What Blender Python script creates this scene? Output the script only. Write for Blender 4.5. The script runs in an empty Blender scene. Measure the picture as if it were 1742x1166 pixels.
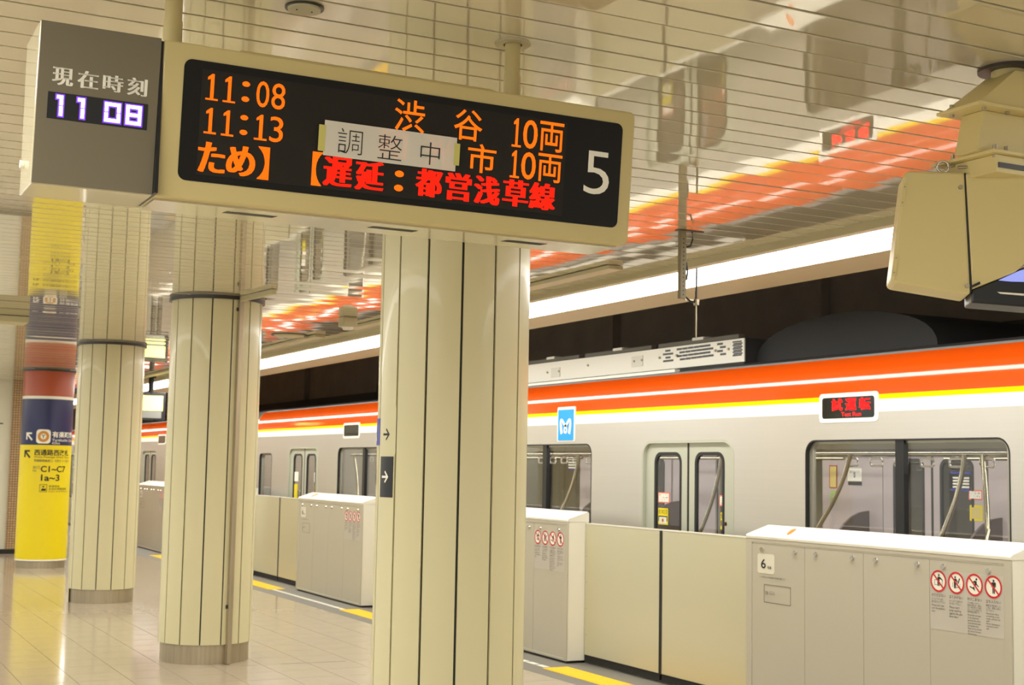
import bpy, bmesh, math, random
from mathutils import Vector, Matrix
from mathutils.geometry import tessellate_polygon
random.seed(7)
SC = bpy.context.scene
COL = SC.collection
PI = math.pi

# ------------------------------------------------------------------ camera
F_PX, YAW, PIT, ROL, EYE = 2349.93, 0.470925, 0.0914275, 0.0184937, 1.7
FWD = Vector((math.sin(YAW)*math.cos(PIT), math.cos(YAW)*math.cos(PIT), math.sin(PIT)))
_r = Vector((math.cos(YAW), -math.sin(YAW), 0)); _u = _r.cross(FWD)
RIGHT = _r*math.cos(ROL) + _u*math.sin(ROL)
UP = -_r*math.sin(ROL) + _u*math.cos(ROL)
cam = bpy.data.cameras.new('camera'); cam_o = bpy.data.objects.new('camera', cam); COL.objects.link(cam_o)
m3 = Matrix((RIGHT, UP, -FWD)).transposed().to_4x4(); m3.translation = Vector((0, 0, EYE))
cam_o.matrix_world = m3
cam.sensor_width = 36; cam.lens = 36*F_PX/1742; cam.clip_end = 200; cam.clip_start = .05
cam.dof.use_dof = True; cam.dof.focus_distance = 4.9; cam.dof.aperture_fstop = 9
SC.camera = cam_o
def at(px, py, axis, val):
    """point of the plane (axis = val) that the surveyed photo position (px, py) shows"""
    d = FWD + RIGHT*((px-871)/F_PX) - UP*((py-583)/F_PX)
    c = Vector((0, 0, EYE)); return c + d*((val-c[axis])/d[axis])

# ------------------------------------------------------------------ world, exposure
w = bpy.data.worlds.new('world'); SC.world = w; w.use_nodes = True
w.node_tree.nodes['Background'].inputs[0].default_value = (1.0, .965, .86, 1)
w.node_tree.nodes['Background'].inputs[1].default_value = .68
SC.view_settings.view_transform = 'Standard'; SC.view_settings.look = 'None'
SC.view_settings.gamma = 1; SC.view_settings.exposure = 0.0; SC.view_settings.use_curve_mapping = False
STRIP_L = 17.0      # radiance of the ceiling light strips

# ------------------------------------------------------------------ materials
MATS = {}
def srgb(r, g, b):
    f = lambda c: (c/255)/12.92 if c/255 <= .04045 else (((c/255)+.055)/1.055)**2.4
    return (f(r), f(g), f(b), 1)
def mat(name, col, rough=.5, metal=0., spec=.5, coat=0., emit=None, estr=0., noise=0., nscale=8., bump=0., bscale=4., stretch=(1, 1, 1), ior=1.5):
    if name in MATS: return MATS[name]
    m = bpy.data.materials.new(name); m.use_nodes = True; nt = m.node_tree; b = nt.nodes['Principled BSDF']
    b.inputs['Base Color'].default_value = col; b.inputs['Roughness'].default_value = rough
    b.inputs['Metallic'].default_value = metal; b.inputs['Specular IOR Level'].default_value = spec
    b.inputs['Coat Weight'].default_value = coat; b.inputs['Coat Roughness'].default_value = .025; b.inputs['IOR'].default_value = ior
    if emit: b.inputs['Emission Color'].default_value = emit; b.inputs['Emission Strength'].default_value = estr
    if noise or bump:
        g = nt.nodes.new('ShaderNodeNewGeometry'); mp = nt.nodes.new('ShaderNodeMapping'); mp.inputs['Scale'].default_value = stretch
        nt.links.new(g.outputs['Position'], mp.inputs['Vector'])
    if noise:
        n = nt.nodes.new('ShaderNodeTexNoise'); n.inputs['Scale'].default_value = nscale; n.inputs['Detail'].default_value = 5
        nt.links.new(mp.outputs[0], n.inputs['Vector'])
        r = nt.nodes.new('ShaderNodeMapRange'); r.inputs[3].default_value = 1-noise; r.inputs[4].default_value = 1+noise
        nt.links.new(n.outputs['Fac'], r.inputs[0])
        x = nt.nodes.new('ShaderNodeVectorMath'); x.operation = 'SCALE'; x.inputs[0].default_value = col[:3]
        nt.links.new(r.outputs[0], x.inputs['Scale']); nt.links.new(x.outputs[0], b.inputs['Base Color'])
    if bump:
        n2 = nt.nodes.new('ShaderNodeTexNoise'); n2.inputs['Scale'].default_value = bscale; n2.inputs['Detail'].default_value = 1
        nt.links.new(mp.outputs[0], n2.inputs['Vector'])
        bp = nt.nodes.new('ShaderNodeBump'); bp.inputs['Strength'].default_value = 1; bp.inputs['Distance'].default_value = bump
        nt.links.new(n2.outputs['Fac'], bp.inputs['Height']); nt.links.new(bp.outputs[0], b.inputs['Normal'])
    MATS[name] = m; return m
def led_mat(name, col, strength, pitch=.0042):
    m = bpy.data.materials.new(name); m.use_nodes = True; nt = m.node_tree; nt.nodes.clear()
    out = nt.nodes.new('ShaderNodeOutputMaterial'); em = nt.nodes.new('ShaderNodeEmission'); em.inputs[0].default_value = col
    g = nt.nodes.new('ShaderNodeNewGeometry'); s = nt.nodes.new('ShaderNodeSeparateXYZ'); nt.links.new(g.outputs['Position'], s.inputs[0])
    def wave(o):
        a = nt.nodes.new('ShaderNodeMath'); a.operation = 'MULTIPLY'; a.inputs[1].default_value = 2*PI/pitch; nt.links.new(o, a.inputs[0])
        c = nt.nodes.new('ShaderNodeMath'); c.operation = 'SINE'; nt.links.new(a.outputs[0], c.inputs[0]); return c
    a, b = wave(s.outputs['X']), wave(s.outputs['Z'])
    ad = nt.nodes.new('ShaderNodeMath'); ad.operation = 'ADD'; nt.links.new(a.outputs[0], ad.inputs[0]); nt.links.new(b.outputs[0], ad.inputs[1])
    r = nt.nodes.new('ShaderNodeMapRange'); r.inputs[1].default_value = -1.2; r.inputs[2].default_value = 1.2
    r.inputs[3].default_value = strength*.45; r.inputs[4].default_value = strength*1.45
    nt.links.new(ad.outputs[0], r.inputs[0]); nt.links.new(r.outputs[0], em.inputs[1]); nt.links.new(em.outputs[0], out.inputs[0])
    MATS[name] = m; return m
def glass_mat(name, tint, refl_min=.06, refl_max=.75):
    m = bpy.data.materials.new(name); m.use_nodes = True; nt = m.node_tree; nt.nodes.clear()
    out = nt.nodes.new('ShaderNodeOutputMaterial'); mix = nt.nodes.new('ShaderNodeMixShader')
    t = nt.nodes.new('ShaderNodeBsdfTransparent'); t.inputs[0].default_value = tint
    gl = nt.nodes.new('ShaderNodeBsdfGlossy'); gl.inputs['Roughness'].default_value = .02
    lw = nt.nodes.new('ShaderNodeLayerWeight'); lw.inputs[0].default_value = .5
    pw = nt.nodes.new('ShaderNodeMath'); pw.operation = 'POWER'; pw.inputs[1].default_value = 4; nt.links.new(lw.outputs['Facing'], pw.inputs[0])
    mr = nt.nodes.new('ShaderNodeMapRange'); mr.inputs[3].default_value = refl_min; mr.inputs[4].default_value = refl_max; nt.links.new(pw.outputs[0], mr.inputs[0])
    nt.links.new(mr.outputs[0], mix.inputs[0]); nt.links.new(t.outputs[0], mix.inputs[1]); nt.links.new(gl.outputs[0], mix.inputs[2])
    nt.links.new(mix.outputs[0], out.inputs[0]); MATS[name] = m; return m

M_SLAT = mat('ceiling_enamel', srgb(207, 198, 168), .04, spec=.8, coat=.85, bump=.0006, bscale=1.5, stretch=(1, 2.2, 1))
M_GAP = mat('ceiling_gap', srgb(66, 52, 36), .8)
M_TILE = mat('floor_tile', srgb(184, 171, 151), .12, spec=.5, noise=.08, nscale=9)
M_GROUT = mat('floor_grout', srgb(96, 84, 66), .8, spec=.1)
M_CREAM = mat('cream_enamel', srgb(212, 205, 165), .36, spec=.5, coat=.1)
M_JOINT = mat('column_joint', srgb(58, 58, 54), .6)
M_STEEL = mat('brushed_steel', srgb(176, 164, 140), .42, metal=.7, noise=.25, nscale=5, stretch=(9, 9, .4))
M_CHROME = mat('chrome', srgb(205, 200, 190), .12, metal=1)
M_DARKRING = mat('dark_ring', srgb(52, 46, 38), .35)
M_CASE = mat('case_grey', srgb(190, 184, 166), .38, noise=.015, nscale=400)
M_CASECAP = mat('case_cap', srgb(226, 222, 208), .35)
M_GATE = mat('gate_panel', srgb(214, 210, 182), .33, metal=.5, noise=.01, nscale=300)
M_BLACK = mat('black', srgb(22, 22, 24), .35)
M_BLACKM = mat('black_matt', srgb(30, 29, 28), .75)
M_BOARD = mat('board_beige', srgb(206, 190, 134), .42, noise=.02, nscale=500)
M_BOARDB = mat('board_underside', srgb(204, 196, 164), .12, coat=.5)
M_CLOCKF = mat('clock_face', srgb(116, 108, 88), .5, noise=.03, nscale=700)
M_PANEL = mat('display_black', srgb(24, 23, 22), .45, spec=.25)
M_LEDBG = mat('led_background', srgb(38, 36, 31), .6, spec=.25, noise=.08, nscale=300)
M_WHITE = mat('white_print', srgb(246, 243, 230), .5)
M_INK = mat('black_print', srgb(28, 28, 30), .6)
M_INKG = mat('grey_print', srgb(92, 88, 80), .6)
M_RED = mat('red_print', srgb(206, 34, 40), .5)
M_YELLOW = mat('yellow_tactile', srgb(246, 196, 8), .5)
M_YFILM = mat('yellow_film', srgb(238, 216, 8), .35)
M_NAVY = mat('navy_film', srgb(34, 38, 88), .35)
M_RUST = mat('rust_film', srgb(178, 82, 44), .35)
M_GOLD = mat('gold_print', srgb(206, 142, 56), .5)
M_BLUE = mat('blue_print', srgb(40, 62, 168), .4)
M_CYAN = mat('cyan_plate', srgb(20, 158, 236), .3)
M_PAPER = mat('white_sheet', srgb(226, 222, 204), .6)
M_TAPE = mat('masking_tape', srgb(206, 200, 112), .6)
M_ALU = mat('train_aluminium', srgb(206, 202, 194), .30, metal=.55, noise=.035, nscale=3, stretch=(1, .12, 26))
M_ORANGE = mat('train_orange', srgb(216, 80, 12), .09, spec=.5)
M_TYELL = mat('train_yellow', srgb(252, 214, 0), .6, spec=.03)
M_TWHITE = mat('train_white', srgb(250, 246, 236), .3)
M_DOOR = mat('train_door', srgb(188, 190, 174), .35, metal=.2)
M_ROOF = mat('train_roof', srgb(60, 58, 58), .7)
M_GUTTER = mat('gutter_grey', srgb(120, 120, 118), .5)
M_ACP = mat('ac_stainless', srgb(244, 240, 228), .4, metal=.1)
M_RUBBER = mat('rubber_black', srgb(28, 28, 28), .5)
M_WFRAME = mat('window_frame_metal', srgb(168, 164, 150), .35, metal=.5)
M_INT = mat('interior_lining', srgb(190, 178, 178), .45)
M_INTC = mat('interior_ceiling', srgb(186, 184, 166), .5)
M_INTF = mat('interior_floor', srgb(96, 90, 84), .5)
M_INTL = mat('interior_lamp', (1, 1, 1, 1), .5, emit=(1, .97, .92, 1), estr=15)
M_SEAT = mat('seat_end', srgb(88, 74, 72), .5)
M_POLE = mat('hand_pole', srgb(196, 188, 166), .14, metal=1)
M_STRAP = mat('strap_ring', srgb(244, 238, 232), .3)
M_STRIP = mat('strip_diffuser', (1, 1, 1, 1), .5, emit=(1, .98, .905, 1), estr=STRIP_L)
M_FASCIA = mat('fascia_beige', srgb(206, 206, 174), .4)
M_TRIM = mat('ceiling_edge_trim', srgb(190, 182, 146), .4)
M_TUNNEL = mat('tunnel_concrete', srgb(172, 162, 150), .85, noise=.22, nscale=2.5)
M_PIT = mat('track_bed', srgb(50, 47, 44), .9)
M_EDGE = mat('edge_rubber', srgb(120, 116, 108), .6)
M_MON = mat('monitor_beige', srgb(218, 202, 142), .4)
M_GLASS = glass_mat('window_glass', (.95, .95, .93, 1))
M_ORLED = led_mat('led_orange', (1, .15, .006, 1), 1.5)
M_RDLED = led_mat('led_red', (1, .018, .006, 1), 1.4)
M_CLKW = mat('clock_led_core', (1, 1, 1, 1), .5, emit=(.97, .93, 1, 1), estr=1.3)
M_CLKP = mat('clock_led_halo', (.1, .02, .4, 1), .5, emit=(.22, .06, .95, 1), estr=1.1)  # purple halo of the clock digits, painted as a glowing colour
M_SCRY = mat('screen_yellow', (1, 1, .3, 1), .4, emit=(1, .93, .22, 1), estr=1.6)
M_SCRB = mat('screen_blue', (.2, .25, .6, 1), .4, emit=(.30, .34, .85, 1), estr=.8)
M_TLED = mat('train_led_red', (1, 0, 0, 1), .4, emit=(1, .01, .01, 1), estr=1.3)
M_MARK = mat('orange_mark', srgb(244, 128, 14), .5)
M_PKSTK = mat('pink_sticker', srgb(232, 120, 100), .5)
M_GNSTK = mat('green_sticker', srgb(176, 206, 120), .5)
def paper_mat():
    m = bpy.data.materials.new('thin_paper'); m.use_nodes = True; nt = m.node_tree; b = nt.nodes['Principled BSDF']
    b.inputs['Base Color'].default_value = srgb(244, 240, 228); b.inputs['Roughness'].default_value = .7
    out = nt.nodes['Material Output']; t = nt.nodes.new('ShaderNodeBsdfTranslucent'); t.inputs[0].default_value = srgb(240, 230, 215)
    mix = nt.nodes.new('ShaderNodeMixShader'); mix.inputs[0].default_value = .28
    nt.links.new(b.outputs[0], mix.inputs[1]); nt.links.new(t.outputs[0], mix.inputs[2]); nt.links.new(mix.outputs[0], out.inputs[0]); return m
M_THIN = paper_mat()
def mosaic_mat():
    m = bpy.data.materials.new('small_mosaic'); m.use_nodes = True; nt = m.node_tree; b = nt.nodes['Principled BSDF']
    g = nt.nodes.new('ShaderNodeNewGeometry'); mp = nt.nodes.new('ShaderNodeMapping'); mp.inputs['Rotation'].default_value = (PI/2, 0, 0)
    nt.links.new(g.outputs['Position'], mp.inputs['Vector'])
    k = nt.nodes.new('ShaderNodeTexBrick'); k.offset = 0; k.inputs['Scale'].default_value = 1; k.inputs['Brick Width'].default_value = .045; k.inputs['Row Height'].default_value = .045
    k.inputs['Mortar Size'].default_value = .005; k.inputs['Color1'].default_value = srgb(190, 160, 118); k.inputs['Color2'].default_value = srgb(176, 146, 106); k.inputs['Mortar'].default_value = srgb(112, 84, 60)
    nt.links.new(mp.outputs[0], k.inputs['Vector']); nt.links.new(k.outputs['Color'], b.inputs['Base Color']); b.inputs['Roughness'].default_value = .35; return m
M_MOSAIC = mosaic_mat()

# ------------------------------------------------------------------ mesh helpers
def C(n): return [Vector((math.cos(2*PI*k/n), math.sin(2*PI*k/n))) for k in range(n)]
class MB:
    def __init__(s): s.v = []; s.f = []
    def add(s, vs, fs):
        o = len(s.v); s.v += [tuple(v) for v in vs]; s.f += [tuple(o+i for i in f) for f in fs]; return s
    def box(s, x0, x1, y0, y1, z0, z1):
        v = [(x, y, z) for z in (z0, z1) for y in (y0, y1) for x in (x0, x1)]
        return s.add(v, [(0, 2, 3, 1), (4, 5, 7, 6), (0, 1, 5, 4), (2, 6, 7, 3), (0, 4, 6, 2), (1, 3, 7, 5)])
    def prism(s, loops, fn, t0, t1):
        """loops: outer + holes as 2D points; fn(a, b, t) -> 3D; solid between t0 and t1"""
        tris = tessellate_polygon([[Vector((a, b, 0)) for a, b in L] for L in loops])
        flat = [p for L in loops for p in L]; n = len(flat)
        vs = [fn(a, b, t0) for a, b in flat] + [fn(a, b, t1) for a, b in flat]
        fs = [tuple(t) for t in tris] + [tuple(i+n for i in reversed(t)) for t in tris]
        o = 0
        for L in loops:
            k = len(L)
            for i in range(k): j = (i+1) % k; fs.append((o+i, o+j, n+o+j, n+o+i))
            o += k
        return s.add(vs, fs)
    def cyl(s, c, r, h, n=24, axis=2, r2=None):
        r2 = r if r2 is None else r2; c = Vector(c)
        def P(a, b, t):
            return c + (Vector((a, b, t)) if axis == 2 else Vector((t, a, b)) if axis == 0 else Vector((a, t, b)))
        vs = [P(q.x*r, q.y*r, 0) for q in C(n)] + [P(q.x*r2, q.y*r2, h) for q in C(n)]
        fs = [tuple(range(n-1, -1, -1)), tuple(range(n, 2*n))] + [(i, (i+1) % n, n+(i+1) % n, n+i) for i in range(n)]
        return s.add(vs, fs)
    def ring(s, c, r0, r1, h, n=32):
        c = Vector(c); vs = []
        for r, z in ((r0, 0), (r1, 0), (r1, h), (r0, h)): vs += [c+Vector((q.x*r, q.y*r, z)) for q in C(n)]
        fs = []
        for k in range(4):
            l = (k+1) % 4
            for i in range(n): j = (i+1) % n; fs.append((k*n+i, k*n+j, l*n+j, l*n+i))
        return s.add(vs, fs)
    def tube(s, pts, r, n=10, closed=False):
        pts = [Vector(p) for p in pts]; N = len(pts); vs = []; fs = []; up = Vector((.03, .07, 1)).normalized()
        for i, p in enumerate(pts):
            a = pts[(i-1) % N] if (closed or i) else p; b = pts[(i+1) % N] if (closed or i < N-1) else p
            d = (b-a).normalized(); x = d.cross(up)
            if x.length < 1e-3: x = d.cross(Vector((1, 0, 0)))
            x.normalize(); y = d.cross(x)
            vs += [p + x*(q.x*r) + y*(q.y*r) for q in C(n)]
        for i in range(N if closed else N-1):
            k = (i+1) % N
            for j in range(n): l = (j+1) % n; fs.append((i*n+j, i*n+l, k*n+l, k*n+j))
        if not closed: fs += [tuple(range(n-1, -1, -1)), tuple((N-1)*n+i for i in range(n))]
        return s.add(vs, fs)
    def strip(s, prof, y0, y1):
        """open profile of (x, z) swept along y"""
        n = len(prof); vs = [(x, y0, z) for x, z in prof] + [(x, y1, z) for x, z in prof]
        return s.add(vs, [(i, i+1, n+i+1, n+i) for i in range(n-1)])
    def mesh(s, name):
        me = bpy.data.meshes.new(name); me.from_pydata(s.v, [], s.f); me.update()
        bm = bmesh.new(); bm.from_mesh(me); bmesh.ops.recalc_face_normals(bm, faces=bm.faces); bm.to_mesh(me); bm.free(); return me
    def build(s, name, m, parent=None, smooth=False, bevel=0, **kw):
        return obj(name, s.mesh(name), m, parent, smooth, bevel, **kw)
def obj(name, me, m, parent=None, smooth=False, bevel=0, label=None, loc=None):
    o = bpy.data.objects.new(name, me); COL.objects.link(o)
    if m and not me.materials: me.materials.append(m)
    if smooth:
        me.polygons.foreach_set('use_smooth', [True]*len(me.polygons))
        me.set_sharp_from_angle(angle=math.radians(38))
    if bevel:
        b = o.modifiers.new('bevel', 'BEVEL'); b.width = bevel; b.segments = 2; b.limit_method = 'ANGLE'
    if loc is not None: o.location = loc
    if parent: adopt(o, parent)
    if label: o['label'] = label
    return o
def world_loc(o):
    v = Vector(o.location)
    if o.parent: v = v + world_off(o)
    return v
OFF = {}
def adopt(o, parent):
    o.parent = parent; t = OFF.get(parent.name, Vector((0, 0, 0)))
    o.matrix_parent_inverse = Matrix.Translation(-t)
    OFF[o.name] = t*0
def thing(name, label, cat, loc, group=None):
    e = bpy.data.objects.new(name, None); COL.objects.link(e); e.location = loc; e.empty_display_size = .1
    OFF[e.name] = Vector(loc); e['label'] = label; e['category'] = cat
    if group: e['group'] = group
    return e
def tag(o, label, cat, group=None):
    o['label'] = label; o['category'] = cat
    if group: o['group'] = group
    return o
def struct(o): o['kind'] = 'structure'; return o
def copy_tree(o, dloc, parent=None):
    c = o.copy(); COL.objects.link(c)
    if parent is None: c.location = Vector(o.location)+Vector(dloc)
    else: c.parent = parent; c.matrix_parent_inverse = o.matrix_parent_inverse.copy()
    for ch in list(o.children): copy_tree(ch, dloc, c)
    return c
def rrect(a0, a1, b0, b1, r, n=6, corners=(1, 1, 1, 1)):
    """rounded rectangle, corners: (a0b0, a1b0, a1b1, a0b1)"""
    out = []
    for k, (ca, cb, st) in enumerate(((a0, b0, PI), (a1, b0, 1.5*PI), (a1, b1, 0), (a0, b1, .5*PI))):
        if not corners[k]: out.append((ca, cb)); continue
        oa = ca+(r if ca == a0 else -r); ob = cb+(r if cb == b0 else -r)
        for i in range(n+1):
            t = st+i/n*PI/2; out.append((oa+r*math.cos(t), ob+r*math.sin(t)))
    return out
FX = lambda y, z, x: (x, y, z)      # prism in the (y, z) plane, extruded along x
FY = lambda x, z, y: (x, y, z)
FZ = lambda x, y, z: (x, y, z)

_txt = {}
def text2d(body, offset=0.0, align='LEFT', lines=1.0):
    """filled outline of a text, normalised to its own ink box 0..1"""
    k = (body, offset, align, lines)
    if k in _txt: return _txt[k]
    c = bpy.data.curves.new('t', 'FONT'); c.body = body; c.offset = offset; c.align_x = align; c.space_line = lines; c.resolution_u = 4
    o = bpy.data.objects.new('t', c); COL.objects.link(o); bpy.context.view_layer.update()
    me = bpy.data.meshes.new_from_object(o.evaluated_get(bpy.context.evaluated_depsgraph_get()))
    v = [(p.co.x, p.co.y) for p in me.vertices]; f = [tuple(p.vertices) for p in me.polygons]
    bpy.data.objects.remove(o); bpy.data.meshes.remove(me); bpy.data.curves.remove(c)
    x0 = min(p[0] for p in v); x1 = max(p[0] for p in v); y0 = min(p[1] for p in v); y1 = max(p[1] for p in v)
    r = ([((x-x0)/(x1-x0), (y-y0)/(y1-y0)) for x, y in v], f, (x1-x0)/(y1-y0)); _txt[k] = r; return r
def put_text(mb, body, fn, a0, a1, b0, b1, offset=0.0, **kw):
    """text ink box -> a0..a1 (reading direction), b0..b1 (bottom..top); fn(a, b) -> 3D"""
    if body == '1':
        v = [(.36, 0), (.64, 0), (.64, 1), (.46, 1), (.12, .86), (.12, .76), (.36, .80), (0, 0), (1, 0), (1, .075), (0, .075)]; f = [(0, 1, 2, 6), (2, 3, 6), (3, 4, 5, 6), (7, 8, 9, 10)]
    else: v, f, _ = text2d(body, offset, **kw)
    mb.add([fn(a0+(a1-a0)*x, b0+(b1-b0)*y) for x, y in v], f); return mb
def flat(mb, pts, fn):
    tris = tessellate_polygon([[Vector((a, b, 0)) for a, b in pts]])
    mb.add([fn(a, b) for a, b in pts], [tuple(t) for t in tris]); return mb
def wrap(mb, pts, fn, step=.03):
    x0 = min(p[0] for p in pts); x1 = max(p[0] for p in pts); n = max(1, int((x1-x0)/step+.999))
    def clip(P, xc, keep_right):
        out = []
        for i in range(len(P)):
            a, b = P[i], P[(i+1) % len(P)]; ia = (a[0] >= xc-1e-9) == keep_right or abs(a[0]-xc) < 1e-9; ib = (b[0] >= xc-1e-9) == keep_right or abs(b[0]-xc) < 1e-9
            if ia: out.append(a)
            if ia != ib: f = (xc-a[0])/(b[0]-a[0]); out.append((xc, a[1]+(b[1]-a[1])*f))
        return out
    for k in range(n):
        P = clip(pts, x0+(x1-x0)*k/n, True); P = clip(P, x0+(x1-x0)*(k+1)/n, False) if P else P
        if len(P) > 2: flat(mb, P, fn)
    return mb
def arrow_pts(cx, cy, s, ang):
    """open-headed arrow as three bars, pointing along ang"""
    ca, sa = math.cos(ang), math.sin(ang); R = lambda x, y: (cx+s*(x*ca-y*sa), cy+s*(x*sa+y*ca)); o = []
    o.append([R(-1, -.17), R(.62, -.17), R(.62, .17), R(-1, .17)])
    for k in (1, -1): o.append([R(1.0, 0), R(.06, .94*k), R(-.16, .72*k), R(.56, 0)])
    return o

# ------------------------------------------------------------------ ceiling
ZC = 3.155; PITCH = .1695; Y_SL = 3.5395
cl = struct(MB().box(-3.2, 5.42, -2.5, 26.8, ZC+.012, ZC+.16).build('ceiling', M_GAP))
slat = MB()
wd = PITCH-.0125
prof = [(-wd/2, .012), (-wd/2, .0015), (-wd/2+.0015, 0), (wd/2-.0015, 0), (wd/2, .0015), (wd/2, .012)]
nseg = 1
for xa, xb in ((-3.2, 5.37),):
    n = len(prof)
    vs = [(xa, y, z) for y, z in prof] + [(xb, y, z) for y, z in prof]
    slat.add(vs, [(i, i+1, n+i+1, n+i) for i in range(n-1)] + [tuple(range(n)), tuple(range(2*n-1, n-1, -1))])
slat_me = slat.mesh('slat'); slat_me.materials.append(M_SLAT)
k = -35
while Y_SL+(k+.5)*PITCH < 26.7:
    y = Y_SL+(k+.5)*PITCH
    o = bpy.data.objects.new('slat', slat_me); COL.objects.link(o); o.location = (0, y, ZC)
    o.rotation_euler = (math.radians(random.gauss(0, .16)), math.radians(random.gauss(0, .012)), 0); adopt(o, cl); k += 1
cl2 = struct(MB().box(4.0, 5.42, 26.8, 46, ZC, ZC+.16).build('ceiling', M_SLAT))
struct(MB().box(5.36, 5.43, -2.5, 46, ZC-.05, ZC+.004).build('trim_1', M_TRIM, bevel=.004))

# ------------------------------------------------------------------ light strip over the platform edge
def light_strip(x0, z0, x1, z1, ya, yb, label, fascia):
    t = thing('ceiling_light', label, 'light', ((x0+x1)/2, (ya+yb)/2, z0), 'continuous ceiling light strips')
    mb = MB(); n = int((yb-ya)/2.5)
    d = MB(); d.add([(x0, ya, z0), (x1, ya, z1), (x1, yb, z1), (x0, yb, z0), (x0, ya, z0+.03), (x1, ya, z1+.03), (x1, yb, z1+.03), (x0, yb, z0+.03)],
                    [(0, 1, 2, 3), (7, 6, 5, 4), (0, 4, 5, 1), (1, 5, 6, 2), (2, 6, 7, 3), (3, 7, 4, 0)])
    d.build('diffuser', M_STRIP, t)
    MB().box(min(x0, x1)-.01, max(x0, x1)+.01, ya, yb, max(z0, z1)+.031, max(z0, z1)+.09).build('housing', M_TRIM, t)
    if fascia:
        L = [(x1+.002, z1), (6.225, z1-.012), (6.225, z1+.3), (6.20, z1+.3), (6.20, z1+.012), (x1+.002, z1+.02)]
        MB().prism([L], lambda a, b, t_: (a, t_, b), ya, yb).build('fascia', M_FASCIA, t)
    return t
light_strip(5.435, 3.102, 5.80, 3.07, -2.5, 46, 'long white glowing light strip above the platform edge', True)
light_strip(-.45, 3.10, -.95, 3.10, -2.5, 26.5, 'long glowing light strip on the near side of the ceiling', False)

# ------------------------------------------------------------------ floor
fl = struct(MB().box(-3.2, 6.44, -2.5, 46, -.30, -.004).build('floor', M_GROUT))
TS = .4; tile = MB(); g = .0024
tile.add([(g, g, -.004), (TS-g, g, -.004), (TS-g, TS-g, -.004), (g, TS-g, -.004), (g, g, 0), (TS-g, g, 0), (TS-g, TS-g, 0), (g, TS-g, 0)],
         [(0, 1, 5, 4), (1, 2, 6, 5), (2, 3, 7, 6), (3, 0, 4, 7), (4, 5, 6, 7)])
tile_me = tile.mesh('tile'); tile_me.materials.append(M_TILE); rest = MB()
for i in range(-11, 11):
    for j in range(-6, 116):
        x, y = 1.177+i*TS, j*TS
        if 1.17 <= x < 5.5 and 8.9 <= y < 18.9 and x > .117*y-.4 and x < .78*y:
            o = bpy.data.objects.new('tile', tile_me); COL.objects.link(o); o.location = (x, y, 0); adopt(o, fl)
        else: rest.add([(a+x, b+y, c) for a, b, c in tile.v], tile.f)
ro = rest.build('tile_field', M_TILE, fl); ro['kind'] = 'stuff'
# paving along the barrier and the platform lip
struct(MB().box(5.577, 6.44, -2.5, 46, -.004, 0).build('trim_2', M_EDGE))
MB().box(6.40, 6.46, -2.5, 46, -.3, .002).build('platform_lip', M_BLACKM, fl)

# ------------------------------------------------------------------ columns
PANELS = 14
def column(name_label, cx, cy, joint_rel, rp=.397, z0=.165, extra=None):
    """joint_rel: angle (deg) of one panel joint to the right of the line towards the camera"""
    t = thing('column', name_label, 'column', (cx, cy, 0), 'round platform columns')
    MB().cyl((cx, cy, z0), rp-.016, ZC-z0, 48).build('core', M_JOINT, t, smooth=True)
    MB().cyl((cx, cy, 0), rp-.018, z0+.002, 48).build('base', M_STEEL, t, smooth=True, label='brushed steel skirting ring')
    MB().ring((cx, cy, ZC-.03), rp-.03, rp+.022, .031, 48).build('collar', M_DARKRING, t, smooth=True)
    pitch = 2*PI/PANELS; gap = .0125/rp; a = pitch-gap; n = 6; vs = []
    for r in (rp, rp-.014):
        for z in (z0, ZC-.028):
            vs += [(r*math.cos(-a/2+a*i/n), r*math.sin(-a/2+a*i/n), z) for i in range(n+1)]
    m = n+1; fs = []
    for i in range(n):
        fs += [(i, i+1, m+i+1, m+i), (2*m+i+1, 2*m+i, 3*m+i, 3*m+i+1), (i+1, i, 2*m+i, 2*m+i+1), (m+i, m+i+1, 3*m+i+1, 3*m+i)]
    fs += [(0, m, 3*m, 2*m), (n, 2*m+n, 3*m+n, m+n)]
    p = MB().add(vs, fs); me = p.mesh('panel'); me.materials.append(M_CREAM)
    me.polygons.foreach_set('use_smooth', [True]*len(me.polygons)); me.set_sharp_from_angle(angle=math.radians(30))
    face = math.atan2(-cy, -cx)                      # towards the camera
    a0 = face+math.radians(joint_rel)+pitch/2
    for k in range(PANELS):
        o = bpy.data.objects.new('panel', me); COL.objects.link(o); o.location = (cx, cy, 0); o.rotation_euler = (0, 0, a0+k*pitch); adopt(o, t)
    return t, face
def on_col(cx, cy, face, r):
    """(arc length to the viewer's right, z) -> point on the column"""
    return lambda s, z: (cx+r*math.cos(face+s/r), cy+r*math.sin(face+s/r), z)
def col_patch(mb, cx, cy, face, r, s0, s1, z0, z1, th=.002, n=14):
    vs = []
    for rr in (r, r+th):
        for z in (z0, z1):
            vs += [on_col(cx, cy, face, r)(s0+(s1-s0)*i/n, z)[:2]+(z,) if rr == r else
                   (cx+rr*math.cos(face+(s0+(s1-s0)*i/n)/r), cy+rr*math.sin(face+(s0+(s1-s0)*i/n)/r), z) for i in range(n+1)]
    m = n+1; fs = []
    for i in range(n): fs += [(2*m+i, 2*m+i+1, 3*m+i+1, 3*m+i), (2*m+i, i, i+1, 2*m+i+1), (3*m+i, 3*m+i+1, m+i+1, m+i)]
    fs += [(0, 2*m, 3*m, m), (n, m+n, 3*m+n, 2*m+n)]
    return mb.add(vs, fs)

C3 = (3.075, 6.72); C2 = (3.215, 12.13); C1 = (3.345, 17.54); C0 = (3.478, 23.35)
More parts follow.
